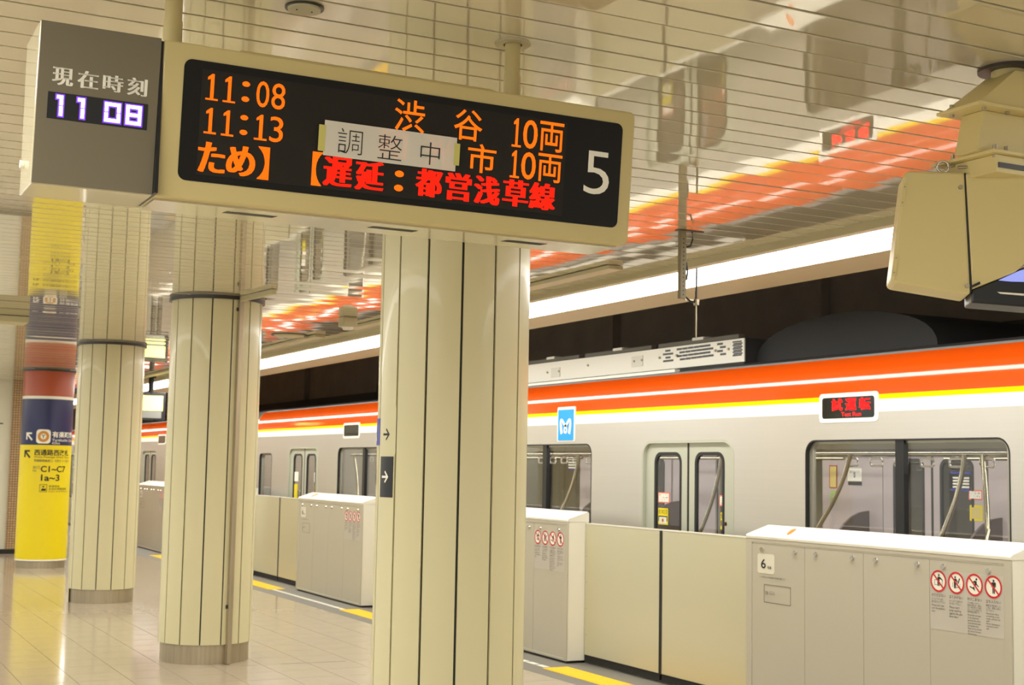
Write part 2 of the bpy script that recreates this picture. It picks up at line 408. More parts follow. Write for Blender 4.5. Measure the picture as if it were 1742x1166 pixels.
# nearest column: arrow stickers at its left flank
t3, f3 = column('nearest cream panelled column with arrow stickers, below the departure board', *C3, 5.1, rp=.3995)
r3 = .3995
def on3(s, z): return on_col(*C3, f3, r3+.003)(s, z)
d2 = math.radians
zz = lambda py: at(640, py, 1, 6.45).z
S = lambda deg: d2(deg)*r3
col_patch(MB(), *C3, f3, r3, S(-68.5), S(-46.2), zz(688), zz(772)).build('white_arrow_sticker', M_CREAM, t3)
mb = MB()
for q in arrow_pts(S(-58.5), zz(737), .034, 0): flat(mb, q, on3)
mb.build('arrow', M_INK, t3)
bp = col_patch(MB(), *C3, f3, r3, S(-67), S(-48.5), zz(776), zz(848)).build('black_arrow_sticker', M_BLACK, t3, label='black sticker with white arrow')
mb = MB()
for q in arrow_pts(S(-59), zz(812), .034, 0): flat(mb, q, lambda s, z: on_col(*C3, f3, r3+.004)(s, z))
mb.build('arrow', M_WHITE, bp)
bl = col_patch(MB(), *C3, f3, r3, S(-108), S(-71), zz(708), zz(756)).build('blue_access_sticker', M_BLUE, t3, label='blue wheelchair sticker')
mb = MB(); fn = lambda s, z: on_col(*C3, f3, r3+.004)(s, z); zc = zz(737); sc = S(-90)
for a in range(16):
    q0, q1 = PI*.95+a*PI*1.25/16, PI*.95+(a+1)*PI*1.25/16
    flat(mb, [(sc+.055*math.cos(q0), zc-.01+.042*math.sin(q0)), (sc+.055*math.cos(q1), zc-.01+.042*math.sin(q1)), (sc+.043*math.cos(q1), zc-.01+.033*math.sin(q1)), (sc+.043*math.cos(q0), zc-.01+.033*math.sin(q0))], fn)
flat(mb, [(sc-.008, zc-.005), (sc+.045, zc-.005), (sc+.06, zc-.035), (sc+.07, zc-.03), (sc+.052, zc+.006), (sc+.004, zc+.006), (sc+.004, zc+.035), (sc-.008, zc+.035)], fn)
flat(mb, [(sc-.002+.011*q.x, zc+.047+.011*q.y) for q in C(12)], fn)
mb.build('wheelchair_symbol', M_WHITE, bl)
# lift pictogram under it
mb = MB(); s0 = S(-86)
for (a0, a1, z0, z1) in ((s0-.05, s0+.05, zz(800), zz(798.5)), (s0-.05, s0+.05, zz(826), zz(824.5)), (s0-.05, s0-.042, zz(825), zz(799)), (s0+.042, s0+.05, zz(825), zz(799)), (s0-.02, s0+.02, zz(822), zz(809))):
    flat(mb, [(a0, z0), (a1, z0), (a1, z1), (a0, z1)], fn)
for sg in (-1, 1): flat(mb, [(s0+sg*.025, zz(794)), (s0+sg*.004, zz(784)), (s0-sg*.004, zz(784)), (s0+sg*.016, zz(794))], fn)
mb.build('lift_pictogram', M_INK, t3)

# second column: steel conduit up its front and an arm along the ceiling
t2, f2 = column('cream panelled column with a steel conduit up its front', *C2, 19.8)
ang = f2+d2(29)
def radial(r, off=0): return Vector((C2[0]+r*math.cos(ang)-off*math.sin(ang), C2[1]+r*math.sin(ang)+off*math.cos(ang), 0))
mb = MB(); e = Vector((math.cos(ang), math.sin(ang), 0)); tt = Vector((-math.sin(ang), math.cos(ang), 0)); c0 = Vector((C2[0], C2[1], 0))
vs = [c0+e*r+tt*o_+Vector((0, 0, z)) for z in (0.003, ZC-.035) for r, o_ in ((.375, -.02), (.435, -.02), (.435, .02), (.375, .02))]
mb.add(vs, [(0, 1, 2, 3), (7, 6, 5, 4), (0, 4, 5, 1), (1, 5, 6, 2), (2, 6, 7, 3), (3, 7, 4, 0)]).build('conduit', M_STEEL, t2, bevel=.004)
for z in (ZC-.13, .47):
    mb = MB(); vs = [c0+e*r+tt*o_+Vector((0, 0, z+dz)) for dz in (0, .03) for r, o_ in ((.398, -.032), (.412, -.032), (.412, .032), (.398, .032))]
    mb.add(vs, [(0, 1, 2, 3), (7, 6, 5, 4), (0, 4, 5, 1), (1, 5, 6, 2), (2, 6, 7, 3), (3, 7, 4, 0)]).build('saddle', M_DARKRING, t2)
mb = MB(); A = c0+e*.43+Vector((0, 0, ZC-.045)); B = Vector((3.40, 11.05, ZC-.045)); dd = (B-A).normalized(); nn = Vector((-dd.y, dd.x, 0))*.022
mb.add([A+nn, A-nn, B-nn, B+nn]+[p+Vector((0, 0, .043)) for p in (A+nn, A-nn, B-nn, B+nn)], [(3, 2, 1, 0), (4, 5, 6, 7), (0, 1, 5, 4), (1, 2, 6, 5), (2, 3, 7, 6), (3, 0, 4, 7)]).build('ceiling_raceway', M_TRIM, t2, bevel=.004)

# third column: a column of station writing on its far left flank
t1, f1 = column('slim looking cream column between the conduit column and the yellow sign column', *C1, 16.0)
mb = MB(); s0 = d2(-84)*.397; zt = at(125, 745, 1, 17.4).z
for i, ch in enumerate('有楽町線'):
    z = zt-.03-i*.17; put_text(mb, ch, lambda s, z: on_col(*C1, f1, .400)(s, z), s0-.07, s0+.06, z-.15, z, .01)
for i, ch in enumerate('新木場・豊洲・有楽町方面のりば'):
    z = zt-.8-i*.075; put_text(mb, ch, lambda s, z: on_col(*C1, f1, .400)(s, z), s0-.045, s0+.015, z-.06, z, .01)
mb.build('vertical_lettering', M_INK, t1)
col_patch(MB(), *C1, f1, .397, d2(-120)*.397, d2(-72)*.397, zt-2.0, zt+.1).build('white_sign_film', M_CREAM, t1)

# far column: wrapped in way-finding film
t0, f0 = column('far column wrapped in rust, navy and yellow exit signage', *C0, 8, rp=.392)
r0 = .392; L0, L1 = d2(-88)*r0, d2(88)*r0
zf = lambda py: at(75, py, 1, 23.0).z
R0 = lambda a0, a1, th=.004: col_patch(MB(), *C0, f0, r0, L0, L1, a0, a1, th, 24)
R0(zf(674), zf(629.5)).build('rust_film', M_RUST, t0, smooth=True)
R0(zf(679), zf(674), .005).build('white_line', M_WHITE, t0, smooth=True)
nv = R0(zf(757.5), zf(679)).build('navy_film', M_NAVY, t0, smooth=True)
yf = R0(zf(952.5), zf(757.5)).build('yellow_film', M_YFILM, t0, smooth=True)
R0(zf(955), zf(952.5), .005).build('white_line', M_WHITE, t0, smooth=True)
on0 = lambda s, z: on_col(*C0, f0, r0+.008)(s, z)
xw = lambda px: math.asin(max(-.995, min(.995, (px-79)/43.5)))*r0       # photo column of the wrap -> arc length
def t0txt(par, body, px0, px1, py0, py1, m, name='lettering', off=.0, **kw):
    put_text(MB(), body, on0, xw(px0), xw(px1), zf(py1), zf(py0), off, **kw).build(name, m, par)
mb = MB()
for q in arrow_pts(xw(50), zf(743), .085, d2(135)): wrap(mb, q, on0)
mb.build('arrow', M_WHITE, nv)
wrap(MB(), rrect(xw(62), xw(86), zf(755), zf(731), .05), on0).build('line_badge', M_WHITE, nv)
on0b = lambda s, z: on_col(*C0, f0, r0+.011)(s, z); cxs, czs = (xw(62)+xw(86))/2, zf(743)
mb = MB(); ro, ri = .088, .046
for k in range(24):
    a, b = 2*PI*k/24, 2*PI*(k+1)/24
    flat(mb, [(cxs+ro*math.cos(a), czs+ro*math.sin(a)), (cxs+ro*math.cos(b), czs+ro*math.sin(b)), (cxs+ri*math.cos(b), czs+ri*math.sin(b)), (cxs+ri*math.cos(a), czs+ri*math.sin(a))], on0b)
mb.build('badge_ring', M_GOLD, nv)
put_text(MB(), 'Y', on0b, cxs-.026, cxs+.026, czs-.03, czs+.03, .02).build('badge_letter', M_INK, nv)
t0txt(nv, '有楽町線', 88.5, 121, 734, 744.5, M_WHITE, off=.02)
t0txt(nv, 'Yurakucho Line', 88.5, 121, 746, 751, M_WHITE)
t0txt(nv, '435m', 88.5, 102, 752, 756, M_WHITE)
mb = MB()
for q in arrow_pts(xw(48), zf(773), .085, d2(135)): wrap(mb, q, on0)
mb.build('arrow', M_INK, yf)
t0txt(yf, '西通路西改札', 60, 117, 765, 775.5, M_INK, off=.015)
t0txt(yf, 'West Passage West Gate', 60, 117.5, 776.5, 780, M_INK)
t0txt(yf, '西通路西検票口  서통로 서 개찰구', 60, 118, 782, 786.5, M_INKG)
t0txt(yf, '出口', 59, 70, 793, 798, M_INKG); t0txt(yf, 'Exit', 59, 65, 799.5, 803, M_INKG)
t0txt(yf, 'C1~C7', 72, 113, 793, 803.5, M_INK, off=.018)
t0txt(yf, '1a~3', 73, 104, 807.5, 818.5, M_INK, off=.018)
mb = MB(); a0, a1, b0, b1 = xw(71.5), xw(84), zf(837.5), zf(824.5)
for q in (((a0, a1, b0, b0+.006)), (a0, a1, b1-.006, b1), (a0, a0+.006, b0, b1), (a1-.006, a1, b0, b1)): flat(mb, [(q[0], q[2]), (q[1], q[2]), (q[1], q[3]), (q[0], q[3])], on0)
flat(mb, [(a0+.02, b0+.02), (a1-.02, b0+.02), (a1-.015, b0+.055), (a1-.045, b0+.05), (a0+.05, b0+.06), (a0+.03, b0+.045)], on0)
flat(mb, [((a0+a1)/2+.014*q.x, b0+.085+.014*q.y) for q in C(10)], on0)
mb.build('desk_pictogram', M_INK, yf)
t0txt(yf, '駅事務室', 87, 105, 826, 829, M_INK); t0txt(yf, 'お忘れ物取扱所', 87, 116, 830, 834, M_INK); t0txt(yf, 'Lost and Found', 87, 117, 835, 837.5, M_INKG)

# ------------------------------------------------------------------ end wall beyond the far column
we = struct(MB().box(-3.2, 3.36, 26.8, 27.1, .08, ZC).build('wall_end', mat('wall_white', srgb(226, 224, 206), .25, coat=.3)))
struct(MB().box(3.36, 4.0, 26.72, 46, .08, ZC+.01).build('wall_pilaster', M_MOSAIC))
struct(MB().box(-3.2, 4.01, 26.70, 46, 0, .08).build('baseboard_end', M_BLACKM))
MB().box(-3.0, 3.22, 26.785, 26.8, 2.35, 2.37).build('wall_joint', M_DARKRING, we)
bt = tag(MB().box(.4, 1.87, 14.0, 14.35, 3.025, ZC).build('ceiling_duct_box', M_TRIM, bevel=.006), 'long beige box fixed under the ceiling at the left edge', 'ceiling box')
MB().box(.4, 1.872, 13.996, 14.0, 3.085, 3.092).build('seam', M_DARKRING, None)
bpy.data.objects['seam'].parent = bt

# ------------------------------------------------------------------ platform screen barrier
XF, XB = 6.085, 6.295            # front and back of the cases
ZT = 1.255
def make_case(y0, label, full=True):
    L = 2.455; y1 = y0+L
    t = thing('platform_door_case', label, 'platform door', (XF, y0, 0), 'white platform edge door cases')
    # plinth, body, cap
    MB().box(XF+.02, XB-.01, y0+.02, y1-.02, 0, .03).build('plinth', M_BLACK, t)
    MB().box(XF+.004, XB, y0, y1, .022, ZT-.012).build('body', M_CASECAP, t, bevel=.004)
    cap = [(XF-.006, ZT-.016), (XF-.006, ZT+.003), (XF+.006, ZT+.014), (XB-.012, ZT+.077), (XB+.004, ZT+.066), (XB+.004, ZT-.016)]
    MB().prism([cap], lambda a, b, y: (a, y, b), y0-.004, y1+.004).build('cap', M_CASECAP, t, bevel=.003)
    # front frame around the panels
    MB().prism([[(y0, .022), (y1, .022), (y1, ZT-.016), (y0, ZT-.016)], [(y0+.05, .04), (y1-.065, .04), (y1-.065, ZT-.04), (y0+.05, ZT-.04)]], FX, XF-.004, XF+.012).build('front_frame', M_CASE, t, bevel=.002)
    ys = [y0+.05, y0+.635, y0+1.222, y0+1.806, y1-.065]
    panels = []
    for k in range(4):
        a, b = ys[k]+.002, ys[k+1]-.002
        p = MB().box(XF, XF+.01, a, b, .045, ZT-.05).build('access_panel', M_CASE, t, bevel=.0015); panels.append(p)
        for q in (a+(.115 if k == 0 else .10), b-.115):
            kn = MB().cyl((XF-.012, q, ZT-.088), .015, .014, 16, 0, .019).build('panel_lock', M_CHROME, p, smooth=True)
    return t, panels, ys
X1 = XF-.0015
onc = lambda x: (lambda a, b: (x, -a, b))        # reading direction runs towards -y
def rect_on(mb, y0, y1, z0, z1, x): return mb.add([(x, y0, z0), (x, y1, z0), (x, y1, z1), (x, y0, z1)], [(0, 1, 2, 3)])
def person(mb, cy, cz, s, kind, x):
    """black figure inside the prohibition ring; a runs to the reader's right"""
    fn = lambda a, b: (x, cy-a*s, cz+b*s)
    hd = lambda a, b, r: flat(mb, [(a+r*q.x, b+r*q.y) for q in C(12)], fn)
    if kind == 0:
        hd(.05, .55, .10); flat(mb, [(-.12, .40), (.15, .42), (.5, .18), (.55, .02), (.47, .02), (.40, .14), (.14, .22), (.12, -.45), (.02, -.45), (0, -.1), (-.03, -.45), (-.13, -.45)], fn)
        for a0, a1, b0, b1 in ((-.5, -.46, -.35, .12), (.46, .5, -.35, .06), (-.5, -.1, -.37, -.33), (.1, .5, -.37, -.33), (-.5, -.14, .08, .12)): flat(mb, [(a0, b0), (a1, b0), (a1, b1), (a0, b1)], fn)
    elif kind == 1:
        hd(-.12, .52, .10); flat(mb, [(-.28, .38), (.0, .40), (.22, .10), (.14, .04), (-.02, .2), (-.03, -.5), (-.13, -.5), (-.15, -.1), (-.18, -.5), (-.28, -.5)], fn)
        flat(mb, [(.18, -.05), (.30, -.05), (.48, .42), (.36, .46)], fn)
        for a0, a1, b0, b1 in ((-.46, -.42, -.4, .05), (.44, .48, -.4, .0), (.0, .46, -.42, -.38)): flat(mb, [(a0, b0), (a1, b0), (a1, b1), (a0, b1)], fn)
    elif kind == 2:
        hd(.24, .52, .11); flat(mb, [(.1, .40), (.28, .34), (.28, .12), (.52, -.1), (.45, -.16), (.22, .02), (.10, -.12), (.20, -.52), (.08, -.55), (-.06, -.12), (-.20, -.24), (-.55, -.12), (-.58, -.22), (-.18, -.36), (.02, .08), (-.02, .24), (-.2, .14), (-.24, .22), (-.04, .38)], fn)
    else:
        hd(.04, .55, .11); flat(mb, [(-.16, .42), (.24, .42), (.30, .34), (.30, -.02), (.23, -.02), (.2, .28), (.17, -.58), (.07, -.58), (.04, -.08), (.01, -.58), (-.09, -.58), (-.12, .28), (-.15, -.02), (-.22, -.02), (-.22, .34)], fn)
BODY = [('のりださない', 'ホームドアから身を\n乗り出さないで下さい。', "Please don't lean\nover the platform\ndoor.", .055, .075),
        ('立てかけない', 'ホームドアに物を立て\nかけないで下さい。', "Please don't\nprop anything\nagainst the plat-\nform door.", .055, .105),
        ('かけこまない', 'ドアが閉まりかけてい\n車両のお客さま、発車メ\nロディ鳴り終わりで扉を\nます。ドアに注意のうえ\n発車間際は危険です。', "When doors are open-\ned, the one-person\noperated train will be\nclosed after the depar-\nture melody stops.\nPlease do not rush into\nthe trains as the doors\nwill soon close.", .115, .185),
        ('立ち入らない', '線路内に物を落とした\nときは、係員にお知ら\nせください。', "Should you drop\nsomething on the\ntracks, contact the\nstaff.\nNever attempt to\nretrieve it your-\nself.", .075, .150)]
def dress_case(t, panels, ys, number=True):
    p = panels[0]; a, b = ys[0], ys[1]          # rightmost in the photo: small y
    y1, y0 = ys[1]-.03, ys[0]+.005
    sheet = MB().box(XF-.001, XF+.001, ys[0]+.003, ys[1]-.003, .795, 1.145).build('notice_film', mat('notice_film', srgb(196, 190, 178), .4), p)
    x = XF-.0025
    for i in range(4):
        red, blk, wht, txt = MB(), MB(), MB(), MB()
        cy = ys[1]-.075-i*.143; cz = 1.080; R = .0655
        flat(wht, [(cy+R*q.x, cz+R*q.y) for q in C(28)], lambda u, v: (x+.001, u, v))
        person(blk, cy, cz, R*.98, i, x+.0005)
        pts = C(28)
        for k in range(28):
            q, r = pts[k], pts[(k+1) % 28]
            flat(red, [(cy+R*q.x, cz+R*q.y), (cy+R*r.x, cz+R*r.y), (cy+R*.82*r.x, cz+R*.82*r.y), (cy+R*.82*q.x, cz+R*.82*q.y)], lambda u, v: (x-.0003, u, v))
        n = .7071; wdt = .075*R
        flat(red, [(cy+R*.9*n-wdt*n, cz+R*.9*n+wdt*n), (cy+R*.9*n+wdt*n, cz+R*.9*n-wdt*n), (cy-R*.9*n+wdt*n, cz-R*.9*n-wdt*n), (cy-R*.9*n-wdt*n, cz-R*.9*n+wdt*n)], lambda u, v: (x-.0002, u, v))
        h, jp, en, hj, he = BODY[i]; w2 = .056; fn = onc(x)
        put_text(txt, h, fn, -(cy+w2), -(cy-w2), .988, 1.006, .008)
        top = .980; put_text(txt, jp, fn, -(cy+w2), -(cy-w2*.95), top-hj*.54, top)
        top2 = top-hj*.54-.007; put_text(txt, en, fn, -(cy+w2), -(cy-w2*.9), top2-he*.64, top2)
        wht.build('prohibition_ground', M_WHITE, sheet); blk.build('prohibition_figure', M_INK, sheet); red.build('prohibition_ring', M_RED, sheet); txt.build('notice_text', M_INKG, sheet)
    p = panels[3]; yb = ys[4]
    fn = onc(XF-.004)
    MB().prism([rrect(yb-.255, yb-.065, 1.0, 1.137, .02)], FX, XF-.002, XF).build('car_number_sheet', M_PAPER, p, label='white sheet with car number 6')
    put_text(MB(), '6', fn, -(yb-.108), -(yb-.162), 1.035, 1.1, .01).build('car_number', M_INK, p)
    put_text(MB(), '号車', fn, -(yb-.18), -(yb-.225), 1.032, 1.054, .01).build('car_number_suffix', M_INK, p)
    put_text(MB(), 'この表示は10両編成の乗車位置です', fn, -(yb-.09), -(yb-.375), .967, .981).build('caption', M_INKG, p)
    mb = MB(); q0, q1, b0, b1 = yb-.435, yb-.14, .80, .925
    mb.prism([[(q0, b0), (q1, b0), (q1, b1), (q0, b1)], [(q0+.003, b0+.003), (q1-.003, b0+.003), (q1-.003, b1-.003), (q0+.003, b1-.003)]], FX, XF-.0015, XF).build('hatch_outline', M_INKG, p)
    MB().cyl((XF-.012, yb-.175, .868), .011, .012, 12, 0).build('hatch_lock', M_CHROME, p, smooth=True)
    put_text(MB(), '02A', fn, -(yb-.205), -(yb-.265), .855, .882).build('hatch_number', mat('pale_print', srgb(150, 144, 132), .6), p)
    # orange marker on the cap
    mk = MB(); yk, xk = ys[4]-.33, XF+.09
    sl = lambda xx: ZT+.014+(xx-XF-.006)*.063/(XB-XF-.018)
    pts = [(-.055, -.05), (-.02, -.04), (.02, -.01), (.05, .02), (.055, .05), (.03, .065), (-.01, .03), (-.045, -.01)]
    mk.prism([[(xk+a, yk+b*.6) for a, b in pts]], lambda a, b, h: (a, b, sl(a)+h), -.001, .006).build('orange_marker', M_MARK, t)
caseA, pA, yA = make_case(5.712, 'nearest platform door case, numbered 6, before the train window')
dress_case(caseA, pA, yA)
PER = 5.075
cases = [caseA]
for k, lab in ((1, 'platform door case right of the nearest column with warning pictograms'), (2, 'platform door case left of the nearest column'), (3, 'platform door case mostly hidden behind the conduit column'), (4, 'farthest platform door case, seen between two columns'), (-1, 'platform door case just past the right picture edge, after the numbered one')):
    c = copy_tree(caseA, (0, PER*k, 0)); c['label'] = lab; cases.append(c)
# hand-written notice on the second case
nb = tag(MB().prism([rrect(11.72-.02, 11.98, .93, 1.145, .02)], FX, XF-.004, XF-.0015).build('paper_notice', mat('cream_sheet', srgb(222, 214, 184), .6)), 'cream paper notice stuck on the door case right of the nearest column', 'notice')
mb = MB(); fn = onc(XF-.0045)
for i, s in enumerate(('このドアは調整中です', 'ご注意ください', '平成二十年', '駅務区長')): put_text(mb, s, fn, -11.96, -(11.96-.2+.03*(i % 2)), 1.10-i*.045, 1.122-i*.045)
mb.build('handwriting', M_INKG, nb)

XG0, XG1 = 6.262, 6.300
def gate(y0, y1, seal_at, label):
    t = thing('platform_gate', label, 'platform gate', ((XG0+XG1)/2, y0, .07), 'sliding platform gate leaves')
    MB().box(XG0, XG1, y0, y1, .075, 1.222).build('panel', M_GATE, t, bevel=.003)
    MB().box(XG0-.002, XG1+.002, y0, y1, 1.222, 1.232).build('top_trim', M_CASECAP, t)
    a, b = (seal_at-.004, seal_at+.014) if seal_at > (y0+y1)/2 else (seal_at-.014, seal_at+.004)
    MB().box(XG0-.003, XG1+.003, a, b, .07, 1.222).build('edge_seal', M_RUBBER, t)
    yy = y1 if seal_at < (y0+y1)/2 else y0
    for z in (.25, .48, .71, .94): MB().cyl((XG0-.004, yy-.03 if yy == y1 else yy+.03, z), .004, .005, 8, 0).build('rivet', M_CHROME, t)
    MB().box(XG0+.005, XG1-.005, y0, y1, .02, .075).build('dark_gap_fill', M_BLACKM, t)  # matt black filler painting in the dark gap under the leaf
GN = {0: ('open stretch before the train doors', 'beside the numbered case'), }
names = {-1: ('gate leaf near the viewer, far half, outside the picture on the right', 'gate leaf near the viewer, near half, outside the picture on the right'),
         0: ('left leaf of the large platform gate before the near train doors', 'right leaf of the large platform gate before the near train doors'),
         1: ('left gate leaf hidden behind the nearest column', 'right gate leaf hidden behind the nearest column'),
         2: ('left gate leaf between the conduit column and the middle door case', 'right gate leaf next to the middle door case, left of nearest column'),
         3: ('left gate leaf far away behind the conduit column', 'right gate leaf far away behind the conduit column')}
for k in range(-1, 4):
    a = 8.167+PER*k; b = 5.712+PER*(k+1); m = 9.555 + PER*k
    gate(m+.016, b-.006, m+.016, names[k][0]); gate(a+.006, m-.016, m-.016, names[k][1])
# tactile paving: yellow pads at the gates, white dashes along the cases
pad = MB().box(5.752, 6.0, 0, 2.25, 0, .004)
pad_me = pad.mesh('pad'); pad_me.materials.append(M_YELLOW); bm_ = MB()
for i in range(5):
    for j in range(42): bm_.cyl((5.776+i*.05, .03+j*.053, .004), .014, .004, 8, 2, .010)
bump_me = bm_.mesh('bumps'); bump_me.materials.append(M_YELLOW)
for k, lab in ((0, 'yellow tactile strip at the large gate right of the nearest column'), (1, 'yellow tactile strip starting left of the nearest column'), (2, 'yellow tactile strip at the gate beside the conduit column'), (3, 'yellow tactile strip far away between two columns')):
    y = 8.36+PER*k; t = thing('tactile_strip', lab, 'tactile paving', (5.752, y, 0), 'yellow tactile strips at the gates')
    o = obj('pad', pad_me, None, t, loc=(0, y, 0)); b = obj('bumps', bump_me, None, t, loc=(0, y, 0)); b['kind'] = 'stuff'
blk_me = MB().box(5.79, 5.85, 0, .15, 0, .003).mesh('white_block'); blk_me.materials.append(mat('white_block', srgb(226, 222, 212), .5))
for k, lab in ((0, 'white dashed floor line along the nearest door case'), (1, 'white dashed floor line at the foot of the case right of the nearest column'), (2, 'white dashed floor line along the case left of nearest column'), (3, 'white dashed floor line along the hidden case')):
    t = thing('floor_line', lab, 'floor marking', (5.82, 5.6+PER*k, 0), 'white dashed floor lines')
    for i in range(15): obj('dash', blk_me, None, t, loc=(0, 5.58+PER*k+i*.185, 0))

# ------------------------------------------------------------------ train
XT = 6.55; TW = 2.74
def make_car(y0, y1, doors, wins, smalls, label, led, near):
    t = thing('train_car', label, 'train car', (XT+1.4, (y0+y1)/2, -.95))
    holes = [rrect(d-.672, d+.672, .03, 1.963, .13, corners=(0, 0, 1, 1)) for d in doors]
    holes += [rrect(a, b, .86, 1.948, .10) for a, b in wins] + [rrect(a, b, .86, 1.875, .08) for a, b in smalls]
    me = MB().prism([[(y0, -.75), (y1, -.75), (y1, 2.14), (y0, 2.14)]]+holes, FX, XT, XT+.055).mesh('body_side'); me.materials.append(M_ALU)
    obj('body_side', me, None, t)
    far = me.copy(); far.materials.clear(); far.materials.append(M_INT); obj('interior_side', far, None, t, loc=(TW, 0, 0))
    # cant rail and stripes
    P = [(6.55, 2.14), (6.554, 2.226), (6.556, 2.260)]; N_ = 26
    for i in range(N_):
        e_ = math.radians(2+46*((i+.5)/N_)**1.45); dz = .283/N_; P.append((P[-1][0]+dz*math.tan(e_), P[-1][1]+dz))
    MB().strip(P[0:2], y0, y1).build('white_stripe', M_TWHITE, t)
    MB().strip(P[1:3], y0, y1).build('yellow_stripe', M_TYELL, t)
    MB().strip(P[2:], y0, y1).build('orange_stripe', M_ORANGE, t, smooth=True)
    MB().prism([[(6.690, 2.535), (6.712, 2.535), (6.735, 2.562), (6.70, 2.562)]], lambda a, b, y: (a, y, b), y0, y1).build('gutter', M_GUTTER, t)
    prof = [(6.70, 2.55), (6.80, 2.58), (7.0, 2.62), (7.35, 2.665), (7.92, 2.69), (8.5, 2.665), (8.9, 2.60), (9.14, 2.543), (9.29, 2.14)]
    MB().strip(prof, y0, y1).build('roof', M_ROOF, t, smooth=True)
    for y in (y0, y1):
        mb = MB(); L = [(XT+.02, -.75), (XT+.02, 2.14)]+P[1:]+prof[1:]+[(9.29, -.75)]
        mb.prism([L], lambda a, b, q: (a, q, b), y-.02, y+.02).build('end_wall', M_ALU, t)
    MB().box(XT+.1, 9.2, y0+.1, y1-.1, -1.0, -.72).build('underframe', M_BLACKM, t)
    MB().box(XT+.055, 9.29, y0+.03, y1-.03, -.02, .03).build('interior_floor', M_INTF, t)
    MB().prism([[(XT+.06, 2.06), (XT+.3, 2.2), (7.3, 2.28), (8.54, 2.28), (9.0, 2.2), (9.28, 2.06), (9.28, 2.10), (9.0, 2.24), (8.5, 2.32), (7.3, 2.32), (XT+.3, 2.24), (XT+.06, 2.10)]], lambda a, b, q: (a, q, b), y0+.03, y1-.03).build('interior_ceiling', M_INTC, t)
    for x in (7.45, 8.35): MB().box(x-.07, x+.07, y0+.5, y1-.5, 2.262, 2.278).build('interior_lamp', M_INTL, t)
    MB().prism([[(9.285, 1.915), (9.10, 1.955), (8.98, 2.04), (8.96, 2.20), (9.285, 2.10)]], lambda a, b, q: (a, q, b), y0+.05, y1-.05).build('interior_cove', mat('interior_cove', srgb(164, 162, 142), .5), t)
    # doors
    gl = glass_mat; leafs = None
    lw = .652
    lm = MB().prism([[(0.012, .035), (lw, .035), (lw, 1.96), (0.012, 1.96)], rrect(.105, .505, .72, 1.862, .085)], FX, 0, .034).mesh('door_leaf'); lm.materials.append(M_DOOR)
    gm = MB().prism([rrect(.098, .512, .713, 1.869, .09), rrect(.125, .485, .74, 1.842, .07)], FX, -.004, .02).mesh('window_gasket'); gm.materials.append(M_RUBBER)
    pm = MB().prism([rrect(.12, .49, .735, 1.847, .072)], FX, .006, .012).mesh('pane'); pm.materials.append(M_GLASS)
    sm = MB().box(-.001, .036, -.002, .014, .035, 1.96).mesh('edge_seal'); sm.materials.append(M_RUBBER)
    lm_in = lm.copy(); lm_in.materials.clear(); lm_in.materials.append(M_INT)
    for d in doors:
        for xo in (XT+.028, XT+TW-.01):
            for sg in (1, -1):
                def put(nm, me_, par):
                    o = bpy.data.objects.new(nm, me_); COL.objects.link(o); o.location = (xo, d, 0); o.scale = (1, sg, 1); adopt(o, par); return o
                lf = put('door_leaf', lm if xo < 7 else lm_in, t)
                for nm, me_ in (('window_gasket', gm), ('pane', pm), ('edge_seal', sm)):
                    o = bpy.data.objects.new(nm, me_); COL.objects.link(o); o.parent = lf
        MB().prism([rrect(d-.676, d+.676, .03, 1.967, .134, corners=(0, 0, 1, 1)), rrect(d-.655, d+.655, .04, 1.945, .115, corners=(0, 0, 1, 1))], FX, XT-.002, XT+.03).build('door_surround', M_DOOR, t)
    for a, b, top, r in [(a, b, 1.948, .10) for a, b in wins]+[(a, b, 1.875, .08) for a, b in smalls]:
        for xo in (XT, XT+TW):
            f = MB().prism([rrect(a-.003, b+.003, .857, top+.003, r+.003), rrect(a+.007, b-.007, .867, top-.007, r-.007)], FX, xo-.002 if xo == XT else xo+.02, xo+.04).build('window_gasket', M_RUBBER, t)
            MB().prism([rrect(a+.007, b-.007, .867, top-.007, r-.007), rrect(a+.05, b-.05, .915, top-.025, .05)], FX, xo+.03, xo+.055).build('window_frame', M_WFRAME, f)
            MB().prism([rrect(a+.02, b-.02, .88, top-.02, r-.02)], FX, xo+.040, xo+.046).build('pane', M_GLASS, f)
            if b-a > 1: MB().box(xo+.01, xo+.05, (a+b)/2-.04, (a+b)/2+.04, .87, top-.005).build('window_mullion', M_BLACK, f)
    if near:
        # grab rails, straps, poles, seat ends
        for a, b in wins:
            for x in (7.08, 8.80):
                MB().tube([(x, a-.9, 1.858), (x, b+.9, 1.858)], .016, 10).build('grab_rail', M_POLE, t, smooth=True)
            for i in range(9):
                y = a-.12+i*(b-a+.24)/8
                for x in (7.08,):
                    n = 14; pts = [(x+.012*math.sin(i), y+.062*max(-1, min(1, 1.25*math.cos(q))), 1.80+.028*max(-1, min(1, 1.25*math.sin(q)))) for q in [2*PI*k/n for k in range(n)]]
                    st = MB().tube(pts, .0095, 6, True).build('strap_ring', M_STRAP, t, smooth=True)
                    MB().box(x-.004, x+.004, y-.012, y+.012, 1.825, 1.86).build('strap', M_STRAP, st)
        for d in doors:
            for sg in (1, -1):
                e_ = d+sg*.82
                arc = [(9.26, .25), (9.26, 1.36)]+[(9.26-.55*math.sin(q), .62+.74*math.cos(q)) for q in [PI/2*k/8 for k in range(1, 9)]]+[(8.71, .25)]
                MB().prism([arc], lambda x, z, y: (x, y, z), e_-.015+sg*.02, e_+.015+sg*.02).build('seat_end', M_SEAT, t)
                arc2 = [(2*7.92-x, z) for x, z in arc]
                MB().prism([arc2], lambda x, z, y: (x, y, z), e_-.015+sg*.02, e_+.015+sg*.02).build('seat_end', M_SEAT, t)
